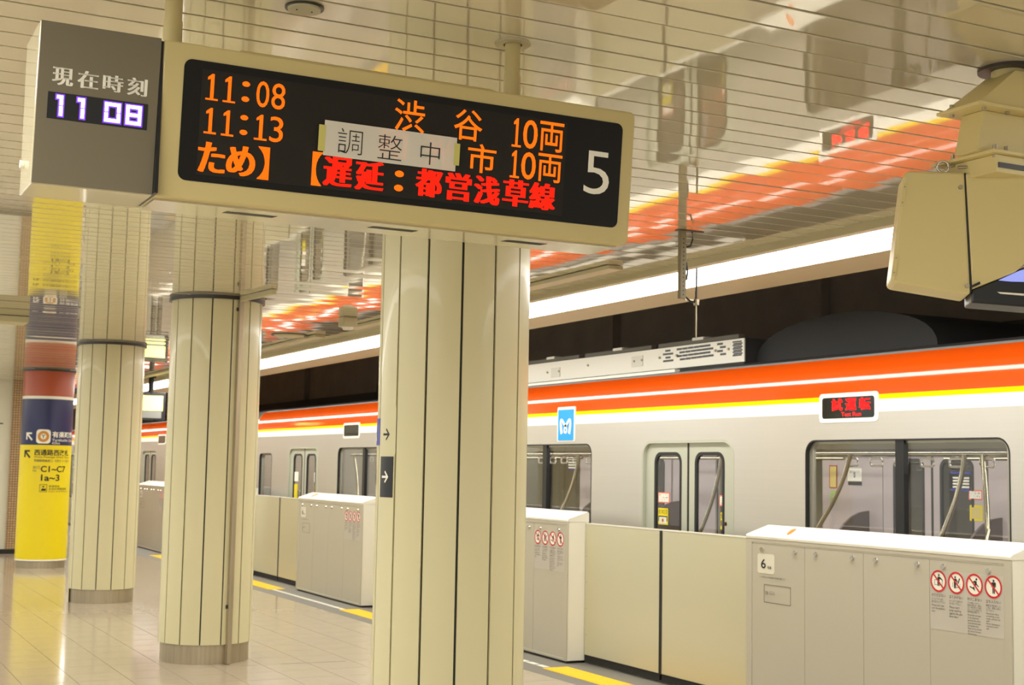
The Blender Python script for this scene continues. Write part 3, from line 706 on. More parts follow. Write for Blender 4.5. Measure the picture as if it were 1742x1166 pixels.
        for a, b in wins:
            MB().box(8.75, 9.24, a-.02, b+.02, .25, .47).build('seat', mat('seat_cloth', srgb(150, 96, 70), .8), t, bevel=.03)
            MB().box(9.14, 9.25, a-.02, b+.02, .47, .86).build('seat_back', mat('seat_cloth', srgb(150, 96, 70), .8), t, bevel=.03)
            MB().box(6.66, 7.12, a-.02, b+.02, .25, .47).build('seat', mat('seat_cloth', srgb(150, 96, 70), .8), t, bevel=.03)
    return t
doorsA = [9.635, 14.605, 19.58, 4.665]
winsA = [(6.145, 8.08), (11.185, 13.06), (16.16, 18.08)]
carA = make_car(1.9, 21.98, doorsA, winsA, [(21.10, 21.76), (2.35, 3.05)], 'silver train car with orange roof band standing at the platform', None, True)
carB = make_car(22.42, 42.5, [24.82, 29.79, 34.76, 39.73], [(26.3, 28.27), (31.3, 33.2), (36.3, 38.2)], [(22.65, 23.3)], 'next silver train car, farther along, seen between the columns', None, False)
# side destination display
def led_box(car, px0, px1, y0, y1, z0, z1, writing):
    f = MB().prism([rrect(y0-.035, y1+.035, z0-.03, z1+.03, .03)], FX, XT-.005, XT+.02).build('destination_frame', M_TWHITE, car, bevel=.004)
    g_ = MB().prism([rrect(y0, y1, z0, z1, .02)], FX, XT-.007, XT-.004).build('destination_glass', mat('display_glass', srgb(26, 28, 28), .08, coat=.6), car)
    if writing:
        mb = MB(); fn = onc(XT-.0085); W_ = y1-y0; H_ = z1-z0
        for i, ch in enumerate('試運転'):
            a = -(y1-W_*(.19+.265*i)); [put_text(mb, ch, fn, a+W_*.012*k_, a+W_*(.195+.012*k_), z0+H_*.36, z1-H_*.07, .004) for k_ in range(3)]
        put_text(mb, 'Test Run', fn, -(y1-W_*.38), -(y1-W_*.76), z0+H_*.08, z0+H_*.28, .01)
        mb.build('destination_lettering', M_TLED, g_)
led_box(carA, 0, 0, 7.338, 7.885, 2.103, 2.252, True)
led_box(carB, 0, 0, 28.35, 28.95, 2.10, 2.25, False)
led_box(carA, 0, 0, 17.3, 17.85, 2.103, 2.252, False)
# blue emblem plate
lo = MB().prism([rrect(11.522, 11.822, 1.985, 2.283, .006)], FX, XT-.010, XT+.02).build('emblem_plate', M_CYAN, carA, label='blue plate with white looped emblem')
MB().prism([rrect(11.50, 11.845, 1.975, 2.31, .02)], FX, XT-.005, XT+.02).build('emblem_border', M_TWHITE, carA)
yc, zc = 11.672, 2.122; mb = MB(); fn3 = lambda a, b: (XT-.0115, yc-a, zc+b)
def stroke(pts, wds, fn):
    L, Rr = [], []
    for i, p in enumerate(pts):
        a = Vector(pts[max(0, i-1)]); b = Vector(pts[min(len(pts)-1, i+1)]); d = (b-a).normalized(); n = Vector((-d.y, d.x))*wds[i]
        L.append((p[0]+n.x, p[1]+n.y)); Rr.append((p[0]-n.x, p[1]-n.y))
    for i in range(len(pts)-1): flat(mb, [L[i], L[i+1], Rr[i+1], Rr[i]], fn)
for s in (1, -1):
    stroke([(s*a, b) for a, b in ((.072, -.072), (.085, -.03), (.094, .01), (.098, .04), (.092, .06), (.078, .064), (.06, .052), (.035, .03), (.0, .002))], [.022, .022, .019, .016, .013, .013, .015, .016, .014], fn3)
    stroke([(s*a, b) for a, b in ((0, .012), (.018, -.015), (.026, -.038), (.02, -.055), (0, -.062))], [.012, .012, .011, .011, .011], fn3)
mb.build('emblem', M_TWHITE, lo)
# stickers on near doors
def sticker(par, x, px0, px1, py0, py1, m, name='sticker', th=.0015):
    a = at(px0, (py0+py1)/2, 0, x); b = at(px1, (py0+py1)/2, 0, x); c = at((px0+px1)/2, py0, 0, x); d = at((px0+px1)/2, py1, 0, x)
    return MB().box(x-th, x, b.y, a.y, d.z, c.z).build(name, m, par), (b.y, a.y, d.z, c.z)
def bordered(par, x, px0, px1, py0, py1, mo, mi, bw=.008, lines=None, lm=M_INKG):
    s, (a, b, z0, z1) = sticker(par, x, px0, px1, py0, py1, mo)
    MB().box(x-.0025, x-.0015, a+bw, b-bw, z0+bw, z1-bw).build('sticker_face', mi, s)
    if lines:
        mb = MB(); n = len(lines)
        for i, q in enumerate(lines):
            h = (z1-z0-2*bw)*.9/n; zt_ = z1-bw*1.5-i*h; put_text(mb, q, onc(x-.003), -(b-bw*1.6), -(a+bw*1.6), zt_-h*.75, zt_)
        mb.build('sticker_text', lm, s)
    return s
XS = XT+.032
bordered(carA, XS, 1120, 1139, 838, 856, M_PKSTK, M_WHITE, .01, ['開くドアに', 'ご注意', 'ください'])
bordered(carA, XS, 1120, 1136.5, 865, 893, M_YFILM, M_YFILM, .004, ['指づめ注意', '―――'], M_INK)
bordered(carA, XS, 1224, 1245, 843, 862, M_PKSTK, M_WHITE, .012, ['ご注意', 'ドアに手を', '近づけない'])
bordered(carA, XS, 1226, 1244, 873, 902, M_YFILM, M_YFILM, .004, ['開くドア注意', '―――'], M_INK)
for (a, b, c, d) in ((1228, 1242, 885, 899), (1121.5, 1134, 880, 891)):
    s, q = sticker(carA, XS-.002, a, b, c, d, M_PAPER, 'sticker_picture'); mb = MB(); cy, cz = (q[0]+q[1])/2, (q[2]+q[3])/2; h = (q[3]-q[2])/2
    flat(mb, [(cy+h*.55*u.x, cz+h*.55*u.y) for u in C(14)], lambda a_, b_: (XS-.004, a_, b_)); mb.build('sticker_spot', M_RUST, s)
for off in (9.945,):
    for (a, b, c, d, m1, m2) in ((1120, 1139, 838, 856, M_PKSTK, M_WHITE), (1224, 1245, 843, 862, M_PKSTK, M_WHITE)):
        p0, p1 = at(a, 847, 0, XS), at(b, 847, 0, XS)
        MB().box(XS-.002, XS, p1.y+off, p0.y+off, 1.46, 1.60).build('sticker', m2, carA)
    for (a, b) in ((1120, 1136.5), (1226, 1244)):
        p0, p1 = at(a, 880, 0, XS), at(b, 880, 0, XS); MB().box(XS-.002, XS, p1.y+off, p0.y+off, 1.2, 1.42).build('sticker', M_YFILM, carA)
for x_, p0, p1, k_ in ((7.06, (1447, 779), (1403, 906), .10), (7.06, (1641, 779), (1618, 915), .06), (7.06, (1671, 779), (1699, 920), -.05), (7.06, (985, 779), (966, 875), .10), (7.06, (1228, 779), (1203, 915), .08), (7.06, (602, 775), (620, 850), -.08)):
    A_ = at(*p0, 0, x_); B_ = at(*p1, 0, x_); pts = []
    for k in range(9):
        f_ = k/8; pts.append((x_-.10*f_*f_, A_.y+(B_.y-A_.y)*f_+k_*(f_*f_-f_), 1.858+(B_.z-1.858)*f_))
    pts.append((x_-.12, B_.y+(B_.y-pts[-2][1]), .5)); MB().tube(pts, .0175, 10).build('hand_pole', M_POLE, carA, smooth=True)
# posters and coloured bars on the far interior wall, seen through the near window
XI = XT+TW-.003
s, q = sticker(carA, XI, 1442, 1466, 797, 819, M_WHITE, 'interior_poster'); put_text(MB(), 'QS', onc(XI-.003), -(q[1]-.09), -(q[0]+.09), q[2]+.03, q[2]+.09, .03).build('poster_print', M_BLUE, s)
put_text(MB(), '車内サービス', onc(XI-.003), -(q[1]-.03), -(q[0]+.03), q[3]-.05, q[3]-.02).build('poster_print', M_INKG, s)
sticker(carA, XI, 1443, 1466, 819.5, 826, M_BLACK, 'interior_plate')
bordered(carA, XI, 1411, 1424, 792, 831, M_RUST, mat('poster_yellow', srgb(220, 200, 120), .5), .012)
sticker(carA, XI, 1413, 1424, 835, 856, M_GNSTK, 'interior_sticker')
XD = XT+TW-.012
bordered(carA, XD, 1648, 1671, 834, 851, M_PKSTK, M_WHITE, .012, ['ご注意', 'ドアに手を'])
bordered(carA, XD, 1650, 1672, 860, 887, M_YFILM, mat('poster_yellow', srgb(220, 200, 120), .5), .02)
for py in (805, 834): sticker(carA, XD, 1617, 1652, py-1.6, py+1.6, M_BLUE, 'interior_blue_bar')  # blue bars above and below a set of white ones
for py in (813.5, 818.5, 823.5, 829): sticker(carA, XD, 1621, 1649, py-1.5, py+1.5, M_WHITE, 'interior_white_bar')
for py in (776.5, 799): sticker(carA, XD, 967, 980, py-1.2, py+1.2, M_BLUE, 'interior_blue_bar')
for py in (782, 787, 791.5, 796): sticker(carA, XD, 967, 980, py-1.3, py+1.3, M_WHITE, 'interior_white_bar')
# roof-top air conditioner
XA = 6.92; ya, yb_ = 9.33, 14.4
MB().box(XA+.012, 8.9, ya+.02, yb_, 2.60, 2.83).build('air_conditioner', mat('ac_dark', srgb(70, 68, 66), .6), carA, bevel=.02)
MB().box(6.745, 6.80, 10.1, 14.4, 2.572, 2.598).build('rain_rail', M_ACP, carA)
acp = MB().prism([[(ya, 2.628), (yb_, 2.628), (yb_, 2.824), (ya, 2.824)]], FX, XA, XA+.012).build('air_conditioner_panel', M_ACP, carA, label='pale steel side panel with vent slots')
mb = MB()
def slot(px, py, w_, h_):
    c = at(px, py, 0, XA-.001); mb.box(XA-.0015, XA, c.y-w_*.55, c.y+w_*.55, c.z-h_*.75, c.z+h_*.75)
sx = 420/1742; Q = lambda x, y: (880+x*sx, 360+y*sx)
for x, y in ((1062, 983), (1045, 1008), (1082, 1004), (1063, 1031), (1047, 1056), (1083, 1052), (1430, 935), (1450, 957), (1430, 985), (1452, 1007)): slot(*Q(x, y), .075, .012)
for r_, (x, y, n) in enumerate(((1143, 972, 6), (1163, 994, 6), (1143, 1021, 6), (1165, 1043, 6))):
    for i in range(n): slot(*Q(x+i*40, y-i*5.2), .075, .012)
for i in range(5):
    for j in range(9): slot(*Q(1525+i*13+(j % 2)*6, 922+j*12-i*1.5), .022, .008)
mb.build('vent_slots', M_BLACK, acp)['kind'] = 'stuff'
mb = MB()
for a, b in ((11.2, 12.2),): pass
for px, py in ((1080, 615), (1093, 613), (952, 632), (932, 634), (1001, 622), (1123, 609), (1152, 605), (1218, 597), (1240, 594)):
    c = at(px, py, 0, XA); MB().cyl((XA-.014, c.y, c.z), .011, .014, 10, 0).build('panel_bolt', M_STEEL, acp)
for px0, px1, py0, py1 in ((938, 953, 626, 642), (1075, 1094, 606, 624)):
    sticker(acp, XA, px0, px1, py0, py1, M_CASECAP, 'panel_cover', .006)
for i, y in enumerate((9.4, 10.75, 12.1, 13.4)):
    MB().box(XA+.03, XA+.10, y+.05, y+1.28, 2.83, 2.872).build('roof_rail', mat('rail_grey', srgb(118, 114, 104), .6), carA, bevel=.006)
    MB().box(XA+.02, XA+.11, y+.55, y+.72, 2.86, 2.885).build('roof_clip', M_ACP, carA)
MB().prism([[(y, 2.60) for y in (9.30,)]+[(8.30-1.05*math.cos(q), 2.60+.345*math.sin(q)**.8 if math.sin(q) > 0 else 2.6) for q in [PI*k/20 for k in range(20, -1, -1)]]], lambda a, b, x: (x, a, b), 7.05, 8.75).build('roof_shroud', mat('shroud_dark', srgb(44, 43, 43), .7), carA, smooth=True)

# ------------------------------------------------------------------ tunnel
wt = struct(MB().box(10.4, 10.7, -18, 48, -1.4, 5.2).build('wall_tunnel', M_TUNNEL))
for i in range(11): MB().box(10.28, 10.4, -6+i*4.6, -6+i*4.6+.35, -1.4, 5.0).build('pilaster', M_TUNNEL, wt)
MB().box(10.2, 10.4, -18, 48, 3.05, 3.2).build('cable_ledge', mat('ledge_dark', srgb(88, 80, 72), .8), wt)
struct(MB().box(6.22, 10.7, -18, 48, 5.0, 5.2).build('ceiling_tunnel', M_TUNNEL))
struct(MB().box(6.20, 6.29, -18, 48, 3.37, 5.0).build('wall_soffit', M_TUNNEL))
struct(MB().box(6.44, 10.7, -18, 48, -1.5, -1.4).build('floor_track', M_PIT))
struct(MB().box(4.0, 10.7, 46, 46.3, -1.5, 5.2).build('wall_far', M_TUNNEL))
for x in (7.4, 8.5): MB().box(x-.03, x+.03, -18, 46, -1.4, -1.25).build('rail', M_STEEL, bpy.data.objects['floor_track'])

# ------------------------------------------------------------------ departure board with clock
YT, ZTOP, YBm, ZBOT, YR = 4.0, 2.940, 4.043, 2.479, 4.262
def face(x, z, off=0.0):                         # point on the tilted front face
    return (x, YT+(ZTOP-z)*(YBm-YT)/(ZTOP-ZBOT)-off, z)
NF = Vector((0, -(ZTOP-ZBOT), -(YBm-YT))).normalized()
def sg_uv(px, py):
    d = FWD + RIGHT*((px-871)/F_PX) - UP*((py-583)/F_PX); c = Vector((0, 0, EYE))
    p0 = Vector((0, YT, ZTOP)); p = c+d*((p0-c).dot(NF)/d.dot(NF)); return p.x, p.z
bd = thing('departure_board', 'beige hanging departure board with orange LED writing and a clock', 'departure board', (1.5, 4.129, ZBOT))
XL, XR = .874, 2.502
def faced(outline, off0, off1, mb=None):
    return (mb or MB()).prism(outline, lambda x, z, o: face(x, z, o), off0, off1)
# main housing: front frame with an opening, shell behind
shell = MB(); n_out = rrect(XL, XR, ZBOT, ZTOP, .022, 5, (0, 1, 1, 0))
u = [sg_uv(*q) for q in ((316, 98), (1061, 213), (1047, 390), (300, 303))]
bx0 = (u[0][0]+u[3][0])/2; bx1 = (u[1][0]+u[2][0])/2; bz1 = (u[0][1]+u[1][1])/2; bz0 = (u[2][1]+u[3][1])/2
def hull(outline, name, m, y_back, inset, par, bevel=0):
    """front on the tilted face, back plane at y_back with the outline drawn in by inset"""
    mb = MB(); k = len(outline); cx_ = sum(p[0] for p in outline)/k; cz_ = sum(p[1] for p in outline)/k
    A_ = [face(x, z) for x, z in outline]; B_ = [(x, y_back, z) for x, z in outline]
    mb.add(A_+B_, [tuple(range(k)), tuple(range(2*k-1, k-1, -1))]+[(i, (i+1) % k, k+(i+1) % k, k+i) for i in range(k)])
    return mb.build(name, m, par, bevel=bevel)
hull(n_out, 'housing', M_BOARD, YR, 0, bd, .006)
dp = faced([rrect(bx0, bx1, bz0, bz1, .024)], .0005, .003).build('display_panel', M_PANEL, bd)
v = [sg_uv(*q) for q in ((346, 119), (966, 209), (953, 367), (331, 297))]
lx0 = (v[0][0]+v[3][0])/2; lx1 = (v[1][0]+v[2][0])/2; lz1 = (v[0][1]+v[1][1])/2; lz0 = (v[2][1]+v[3][1])/2
faced([[(lx0, lz0), (lx1, lz0), (lx1, lz1), (lx0, lz1)]], .003, .004).build('led_matrix', M_LEDBG, dp)
def board_text(body, tl, br, m, off=.0, par=None, lift=.0055, name='led_lettering', bold=0):
    a, z1 = sg_uv(*tl); b, z0 = sg_uv(*br)
    mb = MB()
    for k_ in (range(-2, 3) if bold else (0,)):
        d_ = bold*(b-a)*k_/2; w_ = bold*(b-a)
        put_text(mb, body, lambda x, z: face(x, z, lift+abs(k_)*.00005), a+w_+d_, b-w_+d_, z0, z1, off)
    return mb.build(name, m, par or dp)
def board_chars(chars, tl, br, m, off, gaps):
    """characters spread evenly in cells over the box"""
    a, z1 = sg_uv(*tl); b, z0 = sg_uv(*br); mb = MB()
    for ch, (g0, g1, h0, h1) in zip(chars, gaps):
        put_text(mb, ch, lambda x, z: face(x, z, .0055), a+(b-a)*g0, a+(b-a)*g1, z0+(z1-z0)*h0, z0+(z1-z0)*h1, off)
    return mb.build('led_lettering', m, dp)
CLK = [(0, .155, 0, 1), (.215, .37, 0, 1), (.445, .545, .12, .9), (.63, .795, 0, 1), (.825, 1, 0, 1)]
board_chars('11:08', (351, 125), (483, 188.7), M_ORLED, .002, CLK)
board_chars('11:13', (348, 183), (479.5, 244.2), M_ORLED, .002, CLK)
board_text('た', (337, 240), (381, 297.5), M_ORLED, .006, bold=.05); board_text('め', (385.5, 246), (432, 303), M_ORLED, .006, bold=.05); board_text('】', (439, 249.5), (455.5, 307.3), M_ORLED, .012)
board_text('渋', (672, 167), (720, 229), M_ORLED, .006); board_text('谷', (773, 184), (818, 243), M_ORLED, .006)
TR = [(0, .18, 0, .97), (.21, .49, 0, .97), (.53, 1, 0, 1)]
board_chars('10両', (871.8, 199), (956, 261.5), M_ORLED, .008, TR); board_chars('10両', (868.4, 254), (952.8, 313.2), M_ORLED, .008, TR)
board_text('和', (640, 218), (688, 276), M_ORLED, .01, lift=.0092); board_text('光', (722, 231), (770, 288), M_ORLED, .01, lift=.0092); board_text('市', (796, 243), (841, 298), M_ORLED, .008)
board_text('【', (531.3, 258), (545, 317.6), M_ORLED, .012)
for ch, tl, br in (('遅', (550, 265), (597, 321)), ('延', (604, 272), (651, 328)), ('都', (707, 286), (750, 338)), ('営', (757.5, 292.5), (799.5, 344.5)), ('浅', (806, 298), (848, 351)), ('草', (855, 304), (896.5, 354.5)), ('線', (900, 309.5), (942.5, 360))):
    board_text(ch, tl, br, M_RDLED, .006, bold=.055)
board_text(':', (670.9, 290), (684.3, 327), M_ORLED, .02)
board_text('5', (995, 255.5), (1033, 334), M_WHITE, -.004, name='platform_number')
MB().box(XL-.009, XL+.001, 4.012, YR-.004, ZBOT+.004, ZTOP-.004).build('joint_gap', M_BLACK, bd)
# cover along the top, tray below with vent slits, hangers
MB().prism([[(1.09, ZTOP-.002), (1.12, ZTOP+.022), (1.97, ZTOP+.022), (2.06, ZTOP-.002)]], FY, 4.06, 4.22).build('top_cover', M_BOARD, bd, bevel=.003)
MB().box(XL+.004, XR-.03, 4.075, YR-.002, ZBOT-.006, ZBOT+.002).build('bottom_tray', M_BOARDB, bd)
for px0, px1 in ((380, 484), (626, 724), (851, 942)):
    a = at(px0, 361 if px0 < 500 else 387 if px0 < 700 else 411, 2, ZBOT-.006); b = at(px1, 361 if px0 < 500 else 387 if px0 < 700 else 411, 2, ZBOT-.006)
    n = 22; me = MB().add([(.007, -.018, 0), (.010, -.018, 0), (.003, .018, 0), (0, .018, 0), (.007, -.018, -.0012), (.010, -.018, -.0012), (.003, .018, -.0012), (0, .018, -.0012)], [(0, 3, 2, 1), (4, 5, 6, 7), (0, 1, 5, 4), (1, 2, 6, 5), (2, 3, 7, 6), (3, 0, 4, 7)]).mesh('vent_slit'); me.materials.append(M_BLACK)
    for i in range(n): obj('vent_slit', me, None, bd, loc=(a.x+(b.x-a.x)*i/n, 4.15, ZBOT-.006))
for x in (.925, 2.084):
    MB().cyl((x, 4.129, ZTOP-.01), .0265, ZC-ZTOP+.01, 24).build('hanger', M_BOARD, bd, smooth=True)
    MB().cyl((x, 4.129, ZTOP-.002), .029, .10, 24).build('hanger_sleeve', M_BOARD, bd, smooth=True)
    MB().ring((x, 4.129, ZC-.006), .033, .062, .007, 32).build('ceiling_rose', M_TRIM, bd, smooth=True)
    MB().ring((x, 4.129, ZC-.003), .026, .034, .004, 32).build('rose_gap', M_BLACK, bd)
# clock unit
ck = hull([(.524, ZBOT), (XL-.008, ZBOT), (XL-.008, ZTOP+.001), (.524, ZTOP+.001)], 'clock_housing', M_BOARDB, YR, 0, bd, .004)
faced([[(.527, ZBOT+.003), (XL-.010, ZBOT+.003), (XL-.010, ZTOP-.001), (.527, ZTOP-.001)]], .001, .004).build('clock_face', M_CLOCKF, ck, label='dark grey clock face')
w4 = [sg_uv(*q) for q in ((81.8, 156.3), (251.7, 178.1), (248.3, 222.3), (78.4, 201))]
cx0 = (w4[0][0]+w4[3][0])/2; cx1 = (w4[1][0]+w4[2][0])/2; cz1 = (w4[0][1]+w4[1][1])/2; cz0 = (w4[2][1]+w4[3][1])/2
faced([[(cx0, cz0), (cx1, cz0), (cx1, cz1), (cx0, cz1)]], .004, .0055).build('clock_window', M_BLACK, ck)
for ch, tl, br in (('現', (89.2, 113.5), (123.5, 148.5)), ('在', (132.3, 119.5), (166.2, 154)), ('時', (175.2, 126.5), (208.5, 159.5)), ('刻', (217, 131.5), (249.2, 166))):
    board_text(ch, tl, br, M_WHITE, .003, ck, .005, 'clock_lettering', .035)
def digit(segs, tl, br):
    a, z1 = sg_uv(*tl); b, z0 = sg_uv(*br); t_ = .0125; zm = (z0+z1)/2; S_ = {'a': (a, b, z1-t_, z1), 'd': (a, b, z0, z0+t_), 'g': (a, b, zm-t_/2, zm+t_/2), 'f': (a, a+t_, zm, z1), 'e': (a, a+t_, z0, zm), 'b': (b-t_, b, zm, z1), 'c': (b-t_, b, z0, zm), 'i': (a, b, z1-t_, z1)}
    for m, lift, gr, nm in ((M_CLKP, .006, .0028, 'digit_halo'), (M_CLKW, .0072, -.0012, 'digit')):  # wider purple bars behind each digit draw its halo
        mb = MB()
        for s in segs:
            p = S_[s]; x0, x1, q0, q1 = p[0]-gr, p[1]+gr, p[2]-gr, p[3]+gr
            mb.add([face(x0, q0, lift), face(x1, q0, lift), face(x1, q1, lift), face(x0, q1, lift)], [(0, 1, 2, 3)])
        mb.build(nm, m, ck)
K = lambda x, y: (60+x/8.71, 100+y/8.71)
digit('ibc', K(310, 535), K(400, 865)); digit('ibc', K(620, 580), K(720, 905)); digit('abcdef', K(1022, 640), K(1252, 972)); digit('abcdefg', K(1338, 680), K(1562, 1012))
MB().cyl((.512, 4.19, 2.56), .012, .012, 16, 0).build('side_knob', M_WHITE, ck, smooth=True)
# taped paper note
pa = [sg_uv(*q) for q in ((551.1, 205.1), (775, 236.1), (772.1, 294.3), (547.4, 263.7))]
px0_, px1_ = (pa[0][0]+pa[3][0])/2, (pa[1][0]+pa[2][0])/2; pz1, pz0 = (pa[0][1]+pa[1][1])/2, (pa[2][1]+pa[3][1])/2
nt_ = tag(faced([[(px0_, pz0), (px1_, pz0), (px1_, pz1), (px0_, pz1)]], .0105, .0112).build('paper_note', M_THIN), 'white paper note taped across the LED rows of the departure board', 'paper note')
for ch, tl, br in (('調', (573.5, 218.5), (613, 266)), ('整', (642, 228.5), (680, 275.5)), ('中', (714, 241.5), (744.5, 284))): board_text(ch, tl, br, M_INK, -.012, nt_, .0122, 'note_lettering')
for a, b, z0, z1 in ((px0_-.018, px0_+.004, pz0+.012, pz1-.016), (px1_-.008, px1_+.012, pz0+.02, pz1-.018)):
    faced([[(a, z0), (b, z0), (b, z1), (a, z1)]], .0114, .0120).build('tape', M_TAPE, nt_)

# ------------------------------------------------------------------ monitor hanger at the right
mo = thing('monitor_rig', 'beige camera monitor cabinet bolted to a ceiling post at right', 'monitor', (3.75, 3.5, 2.35))
MO = Vector((3.50, 3.62, 0)); MD = Vector((math.sin(d2(37)), math.cos(d2(37)), 0)); MA = Vector((MD.y, -MD.x, 0)); YM = 0.0
def q(px, py, off=0.0):
    d = FWD + RIGHT*((px-871)/F_PX) - UP*((py-583)/F_PX); c = Vector((0, 0, EYE))
    p = c+d*(((MO-c).dot(MD)+off)/d.dot(MD)); return ((p-MO).dot(MA), p.z)
def FM(a, z, t_): p = MO+MA*a+MD*t_; return (p.x, p.y, z)
def mpt(px, py, off=0.0): a_, z_ = q(px, py); return FM(a_, z_, off)
def plate(pts, y0, y1, name, m, par=mo, bevel=.004, **kw):
    L = [q(*p) for p in pts]; return MB().prism([L], FM, y0, y1).build(name, m, par, bevel=bevel, **kw)
cab = plate([(1538, 296), (1544, 291), (1641, 294), (1651, 496), (1649, 502), (1521, 481), (1516, 475)], YM, YM+.20, 'cabinet', M_MON, bevel=.008)
hd = plate([(1643, 297), (1654, 296), (1800, 302), (1810, 420), (1745, 447), (1727, 463), (1654, 492)], YM-.004, YM+.20, 'hood', M_MON, bevel=.006)
plate([(1641, 294), (1643, 294), (1653, 497), (1650, 497)], YM+.002, YM+.19, 'cabinet_gap', M_BLACK, bevel=0)
scn = plate([(1654, 492), (1700, 474), (1800, 440), (1830, 520), (1800, 526), (1654, 514)], YM+.02, YM+.19, 'screen_bezel', M_BLACK, bevel=.006)
plate([(1700, 476), (1735, 460), (1800, 440), (1800, 480), (1720, 478)], YM+.012, YM+.022, 'screen', M_SCRB, scn, bevel=0)
plate([(1698, 496), (1800, 503), (1800, 507), (1703, 499)], YM+.012, YM+.03, 'screen_slot', M_WHITE, scn, bevel=0)
plate([(1653, 486), (1666, 480), (1667, 484), (1654, 490)], YM-.012, YM-.003, 'latch', M_BLACK, bevel=0)
for px, py in ((1634, 319), (1645, 487)):
    MB().tube([mpt(px, py, -.012), mpt(px, py, .002)], .008, 12).build('bolt', M_STEEL, mo, smooth=True)
for py0, py1 in ((313, 351), (434, 470)):
    a = q(1540-(py0-290)*.12, py0); b = q(1539-(py1-290)*.12, py1)
    MB().prism([[(a[0]+.001, a[1]), (a[0]+.012, a[1]), (b[0]+.012, b[1]), (b[0]+.001, b[1])]], FM, -.006, .002).build('hinge', M_MON, mo, bevel=.001)
    for f_ in (.15, .85):
        A_, Z_ = a[0]*(1-f_)+b[0]*f_+.005, a[1]*(1-f_)+b[1]*f_; MB().tube([FM(A_, Z_, -.009), FM(A_, Z_, -.004)], .003, 8).build('hinge_screw', M_STEEL, mo)
n = 20; ea, ez = q(1604, 284, .02)
MB().tube([FM(ea+.020*u_.x, ez+.020*u_.y, .02) for u_ in C(n)], .0048, 8, True).build('lifting_eye', M_CHROME, mo, smooth=True)
ea, ez = q(1657, 284, .02)
MB().tube([FM(ea+.006*u_.x, ez+.016*u_.y, .02+.014*u_.x) for u_ in C(n)], .0048, 8, True).build('lifting_eye', M_CHROME, mo, smooth=True)
MB().tube([mpt(1630, 284, .01), mpt(1656, 283, .01)], .006, 8).build('clevis_bolt', M_STEEL, mo, smooth=True)
# post: rose, pole, tapered gusset, two flanges, neck, beam (square to the platform)
PX, PY = 3.75, 3.50
MB().ring((PX, PY, ZC-.012), .062, .105, .013, 40).build('ceiling_rose', M_DARKRING, mo, smooth=True)
MB().cyl((PX, PY, ZC-.15), .06, .15, 32).build('post', M_MON, mo, smooth=True)
def fr(zt, zb, r0, r1, name, bevel=.002):
    # r: (x0, x1, y0, y1) at the top and at the bottom
    vs = [(x, y, z) for z, r in ((zb, r1), (zt, r0)) for x, y in ((r[0], r[2]), (r[1], r[2]), (r[1], r[3]), (r[0], r[3]))]
    return MB().add(vs, [(3, 2, 1, 0), (4, 5, 6, 7), (0, 1, 5, 4), (1, 2, 6, 5), (2, 3, 7, 6), (3, 0, 4, 7)]).build(name, M_MON, mo, bevel=bevel)
z1 = at(1667, 170, 1, 3.40).z; z2 = at(1691, 252, 1, 3.40).z
XFL = at(1667, 170, 1, 3.40).x; XLL = at(1691, 252, 1, 3.40).x
fr(ZC-.03, z1+.0005, (3.70, 3.86, 3.42, 3.56), (XFL+.012, 3.98, 3.41, 3.58), 'gusset')
fr(z1, z1-.012, (XFL, 4.0, 3.40, 3.605), (XFL, 4.0, 3.40, 3.605), 'upper_flange')
fr(z1-.0125, z2+.0005, (XFL+.075, 3.95, 3.455, 3.56), (XFL+.04, 3.98, 3.455, 3.56), 'neck')
fr(z2, z2-.012, (XLL, 4.0, 3.40, 3.70), (XLL, 4.0, 3.40, 3.70), 'lower_flange')
bxs = fr(z2-.0125, z2-.075, (XLL+.03, 4.0, 3.42, 3.66), (XLL+.03, 4.0, 3.42, 3.66), 'hanger_box')
MB().box(XLL+.04, 3.98, 3.417, 3.421, z2-.058, z2-.040).build('hanger_slot', M_BLACK, bxs)
for x_, y_, z_ in ((XFL+.03, 3.56, z1), (XFL+.05, 3.43, z1), (XFL+.16, 3.43, z1), (XLL+.035, 3.43, z2), (XLL+.09, 3.43, z2), (XLL+.03, 3.62, z2)):
    MB().cyl((x_, y_, z_-.022), .008, .045, 8).build('flange_bolt', M_STEEL, mo, smooth=True)

# ------------------------------------------------------------------ small ceiling fittings
sp = at(518, 12, 2, ZC)
t = thing('ceiling_disc', 'round pale speaker cover on the ceiling above the departure board', 'ceiling fitting', (sp.x, sp.y, ZC))
MB().cyl((sp.x, sp.y, ZC-.012), .052, .013, 36, 2, .055).build('cover', M_TRIM, t, smooth=True); MB().ring((sp.x, sp.y, ZC-.006), .054, .062, .007, 36).build('rim', M_DARKRING, t, smooth=True)
for a in (-.025, .025): MB().cyl((sp.x+a, sp.y, ZC-.014), .003, .003, 8).build('screw', M_DARKRING, t)
# hanging antenna bracket
t = thing('antenna_bracket', 'perforated hanging bracket with a small whip antenna and cable', 'antenna', (4.635, 6.87, 2.74))
MB().box(4.614, 4.656, 6.855, 6.885, 2.738, ZC).build('bracket_arm', mat('bracket_bronze', srgb(132, 122, 92), .5), t, bevel=.002)
for i in range(14): MB().cyl((4.635, 6.853, 2.76+i*.026), .004, .003, 8, 1).build('bracket_hole', M_BLACK, t)
MB().box(4.60, 4.78, 6.85, 6.90, ZC-.006, ZC).build('bracket_foot', M_DARKRING, t)
MB().box(4.655, 4.76, 6.865, 6.875, 2.728, 2.738).build('bracket_tongue', M_STEEL, t)
MB().tube([(4.739, 6.87, 2.51), (4.739, 6.87, 2.72)], .0045, 8).build('whip_antenna', M_STEEL, t, smooth=True)
MB().tube([(4.739, 6.87, 2.72), (4.74, 6.87, 2.76), (4.741, 6.87, 2.93)], .006, 8).build('whip_antenna', M_BLACK, t, smooth=True)
